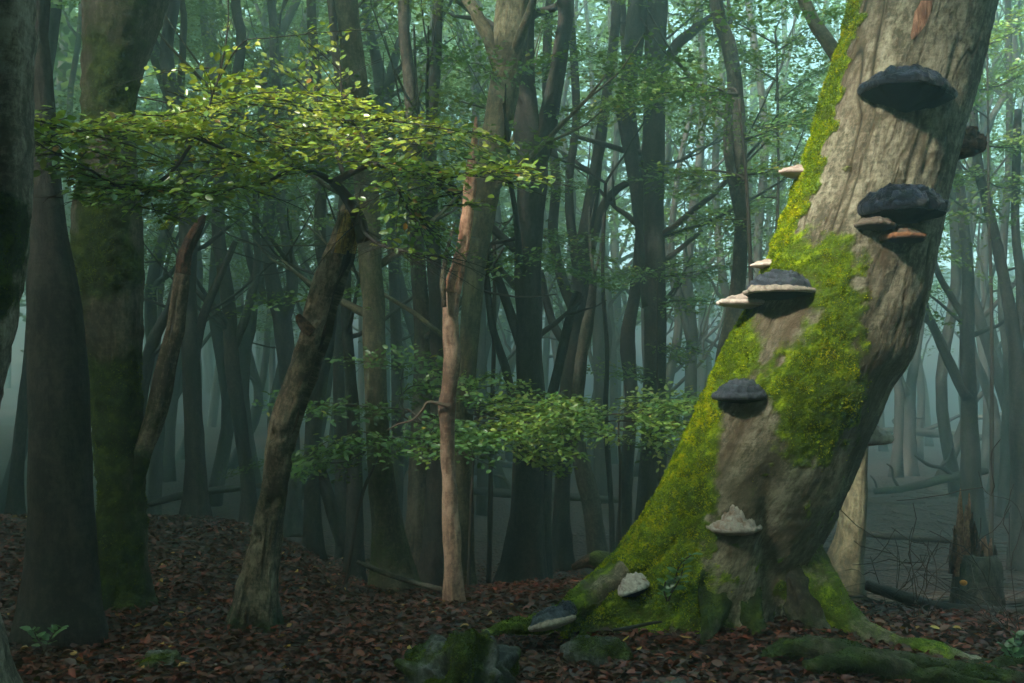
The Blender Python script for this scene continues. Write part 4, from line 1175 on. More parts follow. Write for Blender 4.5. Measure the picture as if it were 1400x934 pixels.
# --- middle distance trees, traced in groups from left to right
TREES = [
 ('forked olive green trunk just behind the pale dead snag', [(632, 790, 40), (632, 700, 34), (634, 600, 30), (638, 500, 30), (645, 410, 34), (654, 330, 37), (668, 240, 44), (684, 150, 50), (696, 70, 52), (704, 0, 54)], 8.4, 'bark_olive', dict(limbs=[[(690, 110, 26), (672, 60, 20), (652, 22, 18), (640, 0, 17)]], seed=41, moss=0.2, nbranch=9, nspray=26, leafz=(2.6, 8), tints=(0.35, 0.15))),
 ('straight olive trunk with mossy flared foot right of the broken snag', [(544, 792, 64), (530, 720, 46), (520, 640, 39), (514, 540, 36), (511, 440, 36), (506, 340, 36), (498, 220, 38), (484, 90, 38), (474, 0, 36)], 8.0, 'bark_olive', dict(seed=42, moss=0.45, nbranch=7, nspray=14, leafz=(3.4, 8))),
 ('thin dark trunk just left of the straight olive trunk', [(484, 772, 30), (485, 700, 25), (484, 600, 23), (478, 500, 18), (473, 420, 17), (474, 320, 16), (476, 200, 15), (460, 80, 14), (452, 0, 12)], 9.2, 'bark_dark', dict(seed=43, nbranch=5, nspray=8)),
 ('pair of crossing dark stems behind the broken snag', [(428, 745, 30), (427, 680, 26), (428, 600, 27), (434, 530, 29), (446, 470, 26), (452, 400, 22), (438, 330, 20), (440, 200, 18), (430, 80, 16), (425, 0, 15)], 10.5, 'bark_dark', dict(limbs=[[(470, 745, 20), (455, 700, 18), (440, 650, 16), (430, 620, 14)]], seed=44, nbranch=6, nspray=10)),
 ('rough trunk with reddish patch between olive trunk and pale snag', [(568, 770, 46), (572, 690, 36), (576, 600, 33), (578, 500, 29), (577, 430, 27), (572, 370, 24), (566, 260, 22), (560, 120, 20), (552, 0, 18)], 9.4, 'bark_grey', dict(seed=45, nbranch=6, nspray=12)),
 ('dark trunk standing right behind the pale snag foot', [(596, 785, 46), (597, 700, 38), (599, 620, 33), (600, 540, 28), (598, 440, 24), (592, 330, 22), (588, 200, 20), (596, 80, 18), (600, 0, 16)], 9.0, 'bark_dark', dict(seed=46, nbranch=4, nspray=8)),
 ('massive dark trunk in the middle that forks near the top', [(714, 818, 66), (718, 750, 54), (722, 660, 48), (725, 560, 45), (724, 460, 43), (722, 380, 44), (724, 300, 46), (728, 230, 50), (718, 150, 42), (712, 80, 42), (716, 0, 42)], 9.0, 'bark_dark', dict(limbs=[[(728, 235, 36), (744, 185, 30), (756, 130, 25), (768, 60, 22), (772, 0, 20)], [(712, 470, 16), (695, 420, 13), (680, 380, 12), (664, 350, 10)], [(705, 560, 12), (690, 500, 12), (672, 440, 10), (662, 340, 8)]], seed=47, nbranch=10, nspray=30, leafz=(2.8, 8), tints=(0.38, 0.15))),
 ('dark trunk leaning against the massive middle trunk on its right', [(740, 800, 30), (742, 720, 26), (746, 640, 22), (752, 560, 18), (764, 500, 16), (778, 440, 15), (790, 400, 14)], 9.6, 'bark_dark', dict(seed=48, nbranch=0, nspray=0, top='cut')),
 ('many stemmed beech whose limbs fan out right of the massive trunk', [(765, 752, 40), (768, 690, 26), (772, 600, 25), (778, 520, 28), (786, 450, 34), (796, 380, 32), (800, 330, 28), (812, 250, 20), (824, 170, 17), (836, 80, 16), (842, 0, 15)], 11.5, 'bark_dark', dict(limbs=[[(788, 430, 18), (768, 380, 15), (756, 320, 14), (760, 240, 14), (748, 150, 12), (752, 0, 12)], [(794, 390, 14), (782, 320, 13), (778, 250, 12), (788, 150, 11), (780, 0, 10)], [(806, 340, 16), (822, 290, 13), (840, 262, 11), (866, 246, 8)], [(785, 480, 12), (766, 460, 12), (752, 430, 11), (738, 370, 9)]], seed=49, nbranch=10, nspray=16, leafz=(3.5, 10))),
 ('knobbly bent trunk with a swelling, between the two dark trunks', [(822, 758, 34), (812, 710, 28), (802, 660, 30), (792, 620, 26), (788, 570, 22), (794, 500, 20), (806, 430, 18), (812, 380, 12)], 10.8, 'bark_grey', dict(seed=50, nbranch=2, nspray=0, top='cut', rough=0.15)),
 ('very thin dark pole beside the bent trunk', [(838, 760, 10), (836, 700, 9), (831, 620, 9), (828, 560, 8), (830, 480, 7), (824, 380, 6), (828, 250, 5)], 10.2, 'bark_dark', dict(seed=51, nbranch=2, nspray=0, top='cut', seg=8)),
 ('slim trunk with an elbow just left of the tall blue black trunk', [(852, 735, 28), (855, 680, 21), (859, 610, 21), (863, 540, 22), (858, 460, 24), (868, 400, 18), (874, 340, 16), (876, 260, 14), (862, 140, 14), (850, 0, 13)], 11.8, 'bark_dark', dict(seed=52, nbranch=5, nspray=8)),
 ('tall straight blue black trunk in the centre right, with a long left limb', [(890, 705, 60), (892, 650, 42), (894, 580, 38), (896, 500, 37), (896, 420, 35), (894, 340, 33), (893, 240, 36), (895, 120, 36), (898, 0, 35)], 11.2, 'bark_dark', dict(limbs=[[(890, 420, 24), (880, 330, 20), (866, 230, 20), (852, 150, 20), (864, 90, 26), (872, 0, 28)], [(900, 110, 16), (925, 62, 15), (950, 40, 13), (975, 22, 10)], [(905, 360, 8), (930, 340, 7), (960, 315, 5)]], seed=53, nbranch=9, nspray=24, leafz=(3.2, 9), tints=(0.45, 0.15))),
 ('forked grey trunk seen left of the leaning beech above the cream shelf', [(978, 640, 46), (990, 520, 34), (1000, 450, 29), (1010, 380, 24), (1014, 300, 20), (1013, 230, 22), (1006, 130, 24), (996, 60, 24), (978, 0, 22)], 9.8, 'bark_grey', dict(limbs=[[(1012, 300, 13), (1002, 250, 13), (995, 190, 13), (1000, 110, 12)]], seed=54, nbranch=10, nspray=34, leafz=(2.4, 8), tints=(0.55, 0.18))),
 ('pale slim tree standing right behind the leaning beech', [(1150, 845, 66), (1156, 800, 50), (1163, 740, 43), (1168, 680, 39), (1170, 620, 38), (1172, 500, 34), (1176, 380, 32), (1180, 260, 30), (1168, 150, 27), (1146, 80, 24), (1116, 36, 21), (1099, 0, 19)], 7.2, 'bark_olive', dict(seed=55, nbranch=3, nspray=8, leafz=(4, 8), minz=3.5, flare=0.25)),
 ('dark Y shaped tree right of the leaning beech', [(1330, 700, 40), (1327, 640, 30), (1325, 560, 26), (1323, 500, 24), (1322, 440, 21), (1324, 380, 18), (1318, 310, 16), (1310, 240, 15), (1296, 150, 14), (1290, 0, 13)], 13.0, 'bark_dark', dict(limbs=[[(1324, 545, 17), (1300, 500, 14), (1282, 460, 12), (1262, 410, 10), (1258, 340, 7)], [(1322, 440, 11), (1300, 405, 9), (1282, 372, 8), (1268, 320, 5)]], seed=56, nbranch=12, nspray=34, leafz=(3.6, 10), tints=(0.6, 0.15))),
 ('curving dark tree at the right picture edge, leaning left at the top', [(1398, 725, 40), (1394, 640, 28), (1392, 560, 27), (1390, 490, 24), (1380, 420, 19), (1366, 350, 17), (1350, 280, 15), (1338, 230, 14), (1330, 130, 12), (1334, 0, 11)], 11.5, 'bark_dark', dict(limbs=[[(1391, 500, 12), (1396, 400, 12), (1388, 300, 11), (1392, 150, 10)]], seed=57, nbranch=12, nspray=36, leafz=(3.2, 10), tints=(0.65, 0.15))),
 ('slender trunk between the Y shaped tree and the right edge tree', [(1372, 645, 22), (1376, 580, 15), (1378, 500, 14), (1370, 420, 13), (1372, 330, 12), (1380, 200, 11), (1378, 0, 10)], 15.0, 'bark_dark', dict(seed=58, nbranch=10, nspray=34, leafz=(4, 12), tints=(0.6, 0.15))),
 ('dark trunk standing alone on the leafy bank left of the broken snag', [(268, 712, 40), (268, 650, 32), (264, 560, 29), (260, 480, 27), (257, 400, 25), (258, 320, 25), (250, 200, 24), (228, 80, 22), (238, 0, 20)], 10.2, 'bark_dark', dict(seed=59, nbranch=6, nspray=10, limbs=[[(262, 520, 14), (276, 440, 12), (300, 380, 10), (322, 330, 8)]])),
 ('slender dark tree with crossing limbs on the bank', [(344, 698, 30), (338, 650, 22), (328, 580, 22), (318, 500, 24), (314, 430, 22), (304, 360, 22), (298, 300, 20), (310, 180, 18), (330, 60, 16), (322, 0, 15)], 11.6, 'bark_dark', dict(seed=60, nbranch=6, nspray=10, limbs=[[(318, 480, 13), (340, 420, 12), (352, 360, 11), (350, 280, 9), (360, 100, 8)], [(320, 470, 10), (296, 430, 8), (270, 400, 6), (250, 385, 5)]])),
 ('many limbed dark tree seen just left of the broken snag', [(402, 640, 30), (398, 570, 24), (392, 500, 28), (386, 440, 30), (372, 380, 22), (366, 310, 19), (380, 200, 17), (376, 80, 15), (370, 0, 14)], 13.5, 'bark_dark', dict(seed=61, nbranch=7, nspray=12, limbs=[[(388, 440, 18), (400, 390, 16), (392, 330, 14), (384, 260, 13), (402, 120, 11)], [(384, 430, 12), (360, 400, 10), (345, 370, 9), (330, 300, 8)]])),
 ('small dark trunk at far left behind the near dark trunk', [(20, 672, 26), (25, 620, 19), (32, 560, 19), (40, 490, 18), (44, 420, 17), (40, 300, 16), (60, 130, 18), (74, 0, 24)], 10.5, 'bark_dark', dict(seed=62, nbranch=4, nspray=8)),
 ('dark leaning stem seen between the mossy tree and its side stem', [(186, 640, 26), (190, 570, 22), (200, 500, 21), (216, 450, 18), (232, 420, 14), (250, 330, 12), (244, 200, 12), (250, 60, 11), (248, 0, 10)], 10.8, 'bark_dark', dict(seed=63, nbranch=4, nspray=8)),
 ('dark trunk rising above the leafy branch left of centre', [(470, 700, 22), (466, 560, 22), (462, 420, 21), (470, 300, 22), (488, 160, 30), (482, 80, 33), (470, 0, 34)], 12.0, 'bark_dark', dict(seed=64, nbranch=6, nspray=12)),
 ('forked tree above the right end of the leafy branch', [(540, 690, 22), (544, 560, 20), (540, 420, 18), (536, 300, 20), (530, 190, 26), (522, 120, 24), (510, 60, 16), (500, 0, 14)], 12.5, 'bark_dark', dict(seed=65, nbranch=6, nspray=14, limbs=[[(530, 130, 15), (540, 80, 13), (556, 30, 11), (560, 0, 10)]])),
 ('short broken topped trunk standing in the mist behind the fan shaped beech', [(822, 640, 26), (822, 560, 22), (820, 480, 22), (818, 420, 22), (812, 396, 12)], 17.0, 'bark_dark', dict(seed=66, nbranch=0, nspray=0, top='cut')),
 ('misty forked tree in the gap right of the tall trunk', [(944, 600, 26), (944, 530, 20), (946, 460, 18), (940, 380, 16), (946, 300, 15), (958, 200, 13), (962, 100, 12), (955, 0, 11)], 17.0, 'bark_dark', dict(seed=67, nbranch=8, nspray=22, leafz=(3, 12), limbs=[[(944, 470, 10), (928, 400, 10), (918, 330, 9), (930, 220, 8), (952, 130, 7)]], tints=(0.45, 0.15))),
 ('small misty tree with low fork on the open ground at right', [(1238, 610, 30), (1243, 560, 19), (1246, 520, 16), (1254, 480, 12), (1262, 420, 9), (1266, 300, 8), (1272, 150, 7)], 21.0, 'bark_dark', dict(seed=68, nbranch=6, nspray=14, leafz=(5, 12), limbs=[[(1243, 540, 11), (1232, 520, 9), (1226, 490, 8), (1230, 440, 6), (1222, 380, 5)]])),
]
for row in TREES:
    px_tree(row[0], row[1], row[2], row[3], **row[4])

# ------------------------------------------------------------------ understorey saplings: thin stems carrying flat leaf layers
def sapling(label, base, D, layers, leaf=0.055, seed=0, mat='leaf_mid', tints=(0.55, 0.16), stem=None, stem_r=0.016, group='young beeches under the big trees', per=1):
    rng = np.random.default_rng(300 + seed)
    bp = P(base[0], base[1], D); bz = gh(bp[0], D)
    t = thing('beech_sapling', label, 'sapling', (bp[0], D, bz), group)
    st = MB(); lf = MB()
    hub = None
    rows = [(r[0], r[1], 1) for r in stem] if stem else [(base[0], base[1], 1), (layers[0][0], layers[0][1], 1)]
    pts, _ = px_path(rows, D); pts[0] = [bp[0], D, bz - 0.05]
    a, _r = add_tube(st, pts, np.linspace(stem_r, stem_r * 0.4, len(pts)), n=24, seg=7, rough=0.08, tint=0.3)
    for (x0, y0, x1, y1, dY, n) in layers:
        # a leaf layer is a branch running from (x0, y0) to (x1, y1) with sprays on both sides
        p0, p1 = P(x0, y0, D + dY * 0.4), P(x1, y1, D + dY)
        i = int(np.argmin(np.linalg.norm(a - p0, axis=1)))
        mid = (p0 + p1) / 2 + rng.normal(0, 0.04, 3)
        bpts = smooth_path(np.array([a[i], p0 * 0.9 + a[i] * 0.1, mid, p1]), 16)
        add_tube(st, bpts, np.linspace(stem_r * 0.5, 0.003, 16), seg=5, rough=0.05, tint=0.25)
        along = (p1 - p0); L = np.linalg.norm(along); along /= L
        sd = np.cross([0, 0, 1.0], along); sd /= np.linalg.norm(sd)
        n = int(n * 1.25)
        for q in range(n):
            tq = (q + rng.random()) / n
            o = p0 + (p1 - p0) * tq + rng.normal(0, 0.05, 3) * np.array([1, 1, 0.6])
            s = 1 if q % 2 else -1
            dd = along * rng.uniform(0.2, 1.0) + s * sd * rng.uniform(0.4, 1.0) + np.array([0, 0, rng.normal(0, 0.08)])
            tw, LP, LD, LN, LS = spray(o, dd, rng.uniform(0.32, 0.62) * (D / 8) ** 0.5, leaf, leaf * 0.62, rng, droop=0.16, tilt=0.10, spread=0.6, up=(0, -0.42, 1))
            k = len(LP)
            tt = np.clip(rng.normal(tints[0], tints[1]) + rng.normal(0, 0.13, k), 0, 0.93)
            tt = np.where(rng.random(k) > 0.985, 1.0, tt)
            leaves(lf, LP, LD, LN, LS, tt, simple=(D > 9))
            put_twigs(st, tw[:1], seg=3, scale=0.6)
    st.obj('stem', MAT['twig'], t)
    tag(lf.obj('foliage', MAT[mat], t), kind='stuff')
    return t

sapling('low young beech whose flat green sprays spread around the pale snag', (470, 770), 7.4,
        [(520, 600, 430, 632, 0.1, 9), (560, 560, 420, 548, 0.3, 9), (540, 600, 600, 606, -0.5, 8), (560, 560, 610, 600, -0.3, 7), (545, 545, 600, 530, 0.4, 8), (548, 520, 545, 495, 0.3, 4), (500, 590, 430, 625, 0.2, 7), (560, 575, 640, 585, 0.0, 8)],
        seed=1, stem=[(470, 770), (492, 690), (510, 640), (530, 600), (552, 565)], tints=(0.38, 0.16))
sapling('bright young beech with a wide flat spray in the middle gap', (640, 770), 7.8,
        [(650, 560, 740, 552, 0.2, 12), (650, 575, 760, 575, -0.3, 12), (660, 590, 730, 600, -0.5, 9), (690, 560, 800, 548, 0.5, 10), (700, 575, 790, 580, 0, 9), (640, 560, 700, 540, 0.5, 7), (690, 605, 740, 625, 0.2, 6), (655, 540, 645, 525, 0.3, 4)],
        seed=2, stem=[(640, 770), (644, 690), (648, 620), (655, 570)], tints=(0.78, 0.13))
sapling('young beech carrying a flat green layer up to the leaning trunk', (846, 700), 8.2,
        [(840, 566, 780, 560, 0.2, 9), (850, 566, 950, 556, -0.2, 12), (850, 575, 930, 578, -0.4, 9), (850, 560, 900, 545, 0.4, 9), (860, 590, 900, 615, 0.4, 6), (840, 575, 770, 585, 0.3, 7), (880, 560, 970, 560, 0.2, 8)],
        seed=3, stem=[(846, 700), (848, 650), (846, 600), (846, 568)], tints=(0.68, 0.15))
sapling('hazy young beech with small leaf layers before the tall trunk', (905, 690), 10.6,
        [(900, 380, 990, 366, 0, 9), (900, 372, 850, 368, 0.2, 7), (895, 420, 940, 410, 0.2, 5), (895, 470, 930, 480, 0.2, 5), (890, 520, 860, 510, 0.3, 5), (900, 370, 950, 352, 0.4, 6)],
        seed=4, stem=[(905, 690), (902, 600), (898, 480), (899, 375)], leaf=0.062, tints=(0.5, 0.15), stem_r=0.02)
sapling('long pale yellow spray high up between tall trunk and leaning beech', (1032, 640), 9.0,
        [(1000, 130, 900, 118, 0, 10), (910, 120, 820, 92, 0.2, 9), (960, 125, 870, 132, -0.3, 8), (1000, 120, 960, 150, 0.2, 5), (900, 130, 790, 150, 0.3, 8), (1010, 240, 940, 236, 0.1, 8), (1012, 240, 1070, 222, 0.2, 8), (1020, 190, 1080, 168, 0.2, 8), (1020, 300, 980, 300, 0.2, 5)],
        seed=5, stem=[(1032, 640), (1030, 500), (1026, 360), (1020, 240), (1010, 130)], leaf=0.058, tints=(0.70, 0.15), stem_r=0.03)
sapling('dark green layered beech foliage left of the massive trunk top', (668, 760), 10.0,
        [(670, 150, 580, 120, 0.2, 10), (672, 200, 570, 200, 0.2, 10), (672, 220, 740, 230, -0.3, 8), (674, 110, 740, 90, 0.1, 9), (670, 90, 560, 70, 0.4, 8), (676, 170, 760, 170, -0.2, 9), (672, 260, 610, 260, 0.3, 6), (676, 320, 730, 318, -0.4, 7), (676, 60, 720, 40, 0.2, 6), (676, 330, 800, 320, 0.3, 8)],
        seed=6, stem=[(668, 760), (672, 600), (676, 420), (674, 250), (672, 100)], leaf=0.060, tints=(0.32, 0.14), stem_r=0.03)
sapling('pale leafy spray fading in mist left of the leaning trunk top', (1062, 610), 11.5,
        [(1060, 180, 1010, 165, 0, 8), (1062, 175, 1110, 160, 0, 8), (1062, 110, 1000, 70, 0.2, 10), (1062, 70, 1110, 40, 0.2, 8), (1062, 140, 1120, 100, 0.3, 8), (1060, 60, 960, 20, 0.3, 10), (1060, 270, 1010, 290, 0.1, 6), (1060, 40, 1080, 0, 0.2, 8)],
        seed=7, stem=[(1062, 610), (1060, 400), (1064, 250), (1062, 60)], leaf=0.066, tints=(0.60, 0.15), stem_r=0.03)
sapling('leafy young beech glowing in mist right of the leaning trunk top', (1352, 660), 11.0,
        [(1350, 120, 1400, 90, 0, 9), (1350, 160, 1310, 130, 0, 8), (1350, 200, 1410, 190, 0.2, 9), (1350, 80, 1330, 60, 0.2, 7), (1352, 250, 1400, 250, 0.3, 7), (1352, 230, 1310, 240, 0.3, 6), (1350, 60, 1400, 20, 0.3, 8)],
        seed=8, stem=[(1352, 660), (1356, 450), (1352, 280), (1350, 80)], leaf=0.066, tints=(0.72, 0.15), stem_r=0.026)

# ------------------------------------------------------------------ trees fading in the mist
def far_tree(px, D, w, label, group, seed, lean=0.0, leafy=1.0, fork=True):
    rng = np.random.default_rng(7000 + seed)
    b = P(px, 500, D); bx = b[0]; bz = gh(bx, D)
    ztop = rng.uniform(11, 17)
    n = 9
    z = np.linspace(0, 1, n)
    r0 = w * D / F / 2
    drift = np.cumsum(rng.normal(0, 0.28, n)); drift[0] = 0
    dy = np.cumsum(rng.normal(0, 0.12, n)); dy[0] = 0
    pts = np.stack([bx + drift + lean * z * 3, D + dy, bz - 0.1 + z * (ztop - bz)], 1)
    rad = r0 * (1 - 0.75 * z)
    t = thing('beech_tree', label, 'tree', (bx, D, bz), group)
    tr = MB()
    P_, R_ = add_tube(tr, pts, rad, n=30, seg=9, flare=0.5, seed=seed, rough=0.08)
    anchors = []
    nb = rng.integers(5, 9)
    for k in range(nb):
        i = int(rng.uniform(0.12, 0.9) * 29)
        a = rng.uniform(0, 2 * PI)
        d = np.array([math.cos(a), math.sin(a) * 0.6, rng.uniform(0.5, 1.6)])
        L = rng.uniform(1.5, 4.0) * (1 - 0.5 * i / 29)
        bp, br = wiggle_branch(P_[i], d, L, R_[i] * rng.uniform(0.35, 0.65), rng, n=8, upcurve=0.2, wig=0.2)
        add_tube(tr, bp, br, seg=6, rough=0, cap=False)
        anchors += [(bp[-1], d), (bp[4], d)]
        for s in range(2):
            m = rng.integers(2, 7); d2 = d + rng.normal(0, 0.7, 3)
            sp, sr = wiggle_branch(bp[m], d2, L * 0.5, br[m] * 0.6, rng, n=5, wig=0.2)
            add_tube(tr, sp, sr, seg=4, rough=0, cap=False)
            anchors.append((sp[-1], d2))
    tr.obj('trunk', MAT['bark_dark'], t)
    ns = int(48 * leafy)
    if ns:
        leafs = max(0.07, D * 0.0042)
        lf = MB()
        anchors = [a for a in anchors if a[0][2] > 2.4] or anchors
        idx = rng.choice(len(anchors), ns)
        crown_sprays(lf, None, [anchors[i] for i in idx], rng, leafs, leafs * 0.8, (0.9, 2.0), (0.42, 0.18))
        tag(lf.obj('crown', MAT['leaf_far'], t), kind='stuff')
    return t

rngf = np.random.default_rng(77)
NEAR_NAMES = [(88, 'very dark left trunk'), (162, 'thick mossy trunk'), (264, 'dark trunk on the bank'), (325, 'slender trunk with crossing limbs'), (395, 'many limbed dark tree'), (425, 'broken snag'), (514, 'straight olive trunk'),
              (578, 'rough reddish trunk'), (616, 'pale dead snag'), (724, 'massive middle trunk'), (782, 'fan shaped beech'), (860, 'elbowed slim trunk'), (896, 'tall blue black trunk'), (946, 'misty forked tree'), (1000, 'forked grey trunk'),
              (1180, 'leaning beech'), (1243, 'small low forked tree'), (1324, 'Y shaped tree'), (1376, 'slender right trunk'), (1392, 'right edge tree')]
USED_LABELS = set()
def far_row(xs, Ds, ws, label, group, s0, leafy=1.0):
    for k, (x, D, w) in enumerate(zip(xs, Ds, ws)):
        nx, nm = min(NEAR_NAMES, key=lambda q: abs(q[0] - x))
        tone = 'dim grey' if D < 18.5 else ('pale grey' if D < 24 else 'faint thin')
        lb = '%s misty beech far behind, just %s of the %s' % (tone, 'left' if x < nx else 'right', nm)
        if lb in USED_LABELS:
            lb = lb.replace('just', 'a step')
        USED_LABELS.add(lb)
        far_tree(x, D, w, lb, group, s0 + k, lean=rngf.normal(0, 0.15), leafy=leafy)
far_row([5, 60, 95, 212, 232, 248, 292, 312, 330, 362, 378, 415], [16, 22, 18, 15, 20, 26, 17, 23, 28, 16, 22, 18], [20, 14, 16, 20, 16, 12, 20, 14, 11, 20, 14, 18],
        'dim slender beech far back in the mist left of the broken snag', 'misty beeches at far left', 0)
far_row([448, 460, 500, 530, 553, 562, 590, 648, 662, 676, 688, 700], [19, 26, 21, 17, 24, 30, 20, 22, 16, 28, 19, 25], [16, 12, 15, 18, 13, 10, 16, 13, 17, 11, 15, 12],
        'grey slender beech far back in the mist behind the snags', 'misty beeches behind the snags', 40)
far_row([752, 782, 806, 836, 846, 870, 880, 918, 930, 962, 972, 990, 1030, 1056], [22, 28, 20, 25, 32, 21, 27, 19, 26, 20, 30, 23, 18, 26], [13, 11, 15, 12, 9, 14, 11, 15, 12, 14, 10, 12, 15, 11],
        'pale grey beech fading in the mist near the tall dark trunk', 'misty beeches in the centre gap', 80)
far_row([1205, 1222, 1252, 1268, 1280, 1292, 1306, 1318, 1345, 1356, 1366, 1386, 1410], [28, 20, 25, 33, 19, 28, 17, 30, 22, 18, 27, 20, 16], [10, 14, 11, 9, 15, 10, 17, 9, 13, 15, 11, 14, 16],
        'blue grey beech fading in the bright mist right of the leaning beech', 'misty beeches at far right', 120, leafy=1.3)

# far wood that reads as one mass: trunks and crowns closing the view
def far_wood():
    rng = np.random.default_rng(99)
    tr = MB(); lf = MB()
    for k in range(150):
        D = rng.uniform(30, 62); a = rng.uniform(-0.72, 0.72)
        if a > 0.12 and rng.random() < 0.6: continue
        x = a * D; bz = gh(x, D)
        n = 6; z = np.linspace(0, 1, n); zt = rng.uniform(14, 25)
        pts = np.stack([x + np.cumsum(rng.normal(0, 0.22, n)), D + np.cumsum(rng.normal(0, 0.15, n)), bz - 0.1 + z * zt], 1)
        r = rng.uniform(0.10, 0.26)
        add_tube(tr, pts, r * (1 - 0.7 * z), n=12, seg=6, rough=0, cap=False)
        anchors = []
        for q in range(9):
            i = rng.integers(1, n); d = np.array([rng.normal(), rng.normal() * 0.6, rng.uniform(0.3, 1.3)])
            bp, br = wiggle_branch(pts[i], d, rng.uniform(1.5, 3.5), r * 0.4, rng, n=5, wig=0.2)
            add_tube(tr, bp, br, seg=4, rough=0, cap=False)
            anchors.append((bp[-1], d))
        m = 780
        c = np.array([p for p, _ in anchors])[rng.integers(0, len(anchors), m)]
        pos = c + rng.normal(0, 1, (m, 3)) * np.array([1.5, 1.3, 0.6]) + [0, 0, 0.3]
        pos = pos[pos[:, 2] > 2.2 + bz]
        m = len(pos)
        d = rng.normal(0, 1, (m, 3)) * [1, 1, 0.3]; nn = np.array([0, 0, 1.0]) + rng.normal(0, 0.4, (m, 3))
        leaves(lf, pos, d, nn, rng.uniform(0.25, 0.50, m), np.clip(rng.normal(0.45, 0.2, m), 0, 1), simple=True)
    t = bpy.data.objects.new('far_wood', None); C.objects.link(t)
    tag(t, 'distant beech wood closing the view as one misty mass', 'wood', kind='stuff')
    tag(tr.obj('trunks', MAT['bark_dark'], t), kind='stuff'); tag(lf.obj('foliage', MAT['leaf_far'], t), kind='stuff')
far_wood()

# beech canopy added mostly out of view, density and gaps shaped for the light
def canopy():
    rng = np.random.default_rng(17)
    N = 150000
    x = rng.uniform(-34, 34, N); y = rng.uniform(-26, 34, N)
    z = rng.uniform(9.0, 13.5, N)
    pos = np.stack([x, y, z], 1)
    cl = fbm(pos * [1, 1, 0.8], 0.38, 5, 3)
    # keep probability: clumpy, thin towards the right-hand clearing and along the light gap
    def gap(cx, cy_, rx, ry):
        gx = x - sdir[0] / sdir[2] * (z - 2.0); gy = y - sdir[1] / sdir[2] * (z - 2.0)
        return np.exp(-(((gx - cx) / rx) ** 2 + ((gy - cy_) / ry) ** 2) ** 2)
    near = np.maximum(sstep(13, 7, y) * sstep(9, 3, x), sstep(24, 15, y) * sstep(-3, -7, x))
    keep = np.clip(0.60 + 0.35 * near + 0.9 * cl * (1 - 0.7 * near), 0, 1)
    keep *= 1 - np.clip(0.99 * gap(0.5, 6.0, 3.3, 1.9) + 0.8 * gap(2.6, 11.2, 3.2, 2.2) + 0.97 * gap(12, 18, 8, 10) + 0.55 * gap(3.5, 25, 8, 8), 0, 1)
    keep *= 1 - 0.85 * sstep(7, 14, y) * sstep(-9, 1, x) - 0.15 * sstep(9, 17, y) * sstep(0, 8, x)
    keep *= sstep(0.0, 1.0, z - 9.0 + 0.3)
    k = rng.random(N) < keep
    pos = pos[k]; m = len(pos)
    d = rng.normal(0, 1, (m, 3)) * [1, 1, 0.3]; nn = np.array([0, 0, 1.0]) + rng.normal(0, 0.35, (m, 3))
    mb = MB(); leaves(mb, pos, d, nn, rng.uniform(0.45, 0.80, m), np.clip(rng.normal(0.45, 0.2, m), 0, 1), simple=True)
    o = mb.obj('light_shaping_canopy', MAT['leaf_far'])
    tag(o, 'leafy beech canopy added overhead to shape the light', 'canopy', kind='stuff')
canopy()

# unseen wood added behind and beside the camera to block low sky light
def wood_around():
    rng = np.random.default_rng(18)
    N = 46000
    a = rng.uniform(math.radians(40), math.radians(320), N)
    r = rng.uniform(13, 30, N)
    x, y = np.sin(a) * r, np.cos(a) * r
    z = rng.uniform(0.3, 11.5, N)
    pos = np.stack([x, y, z], 1)
    keep = np.clip(0.55 + 1.1 * fbm(pos, 0.3, 8, 2), 0, 1) * np.where((x > 0) & (y > -4), 0.35, 1.0)
    pos = pos[rng.random(N) < keep]; m = len(pos)
    pos[:, 2] += ground_h(pos[:, 0], pos[:, 1])
    mb = MB()
    leaves(mb, pos, rng.normal(0, 1, (m, 3)), rng.normal(0, 1, (m, 3)), rng.uniform(0.5, 1.0, m), np.clip(rng.normal(0.4, 0.2, m), 0, 1), simple=True)
    tb = MB()
    for k in range(90):
        aa = rng.uniform(math.radians(38), math.radians(322)); rr = rng.uniform(9 if k < 20 else 15, 32)
        px_, py_ = math.sin(aa) * rr, math.cos(aa) * rr
        bz = gh(px_, py_); q = np.linspace(0, 1, 6)
        pts = np.stack([px_ + np.cumsum(rng.normal(0, 0.2, 6)), py_ + np.cumsum(rng.normal(0, 0.2, 6)), bz - 0.1 + q * 11], 1)
        add_tube(tb, pts, rng.uniform(0.15, 0.32) * (1 - 0.6 * q), n=12, seg=8, rough=0.05, flare=0.4, seed=k, cap=False)
    t = bpy.data.objects.new('sky_blocking_wood', None); C.objects.link(t)
    tag(t, 'unseen beech wood added around the clearing to block low sky light', 'wood', kind='stuff')
    tag(mb.obj('foliage', MAT['leaf_far'], t), kind='stuff'); tag(tb.obj('trunks', MAT['bark_dark'], t), kind='stuff')
wood_around()

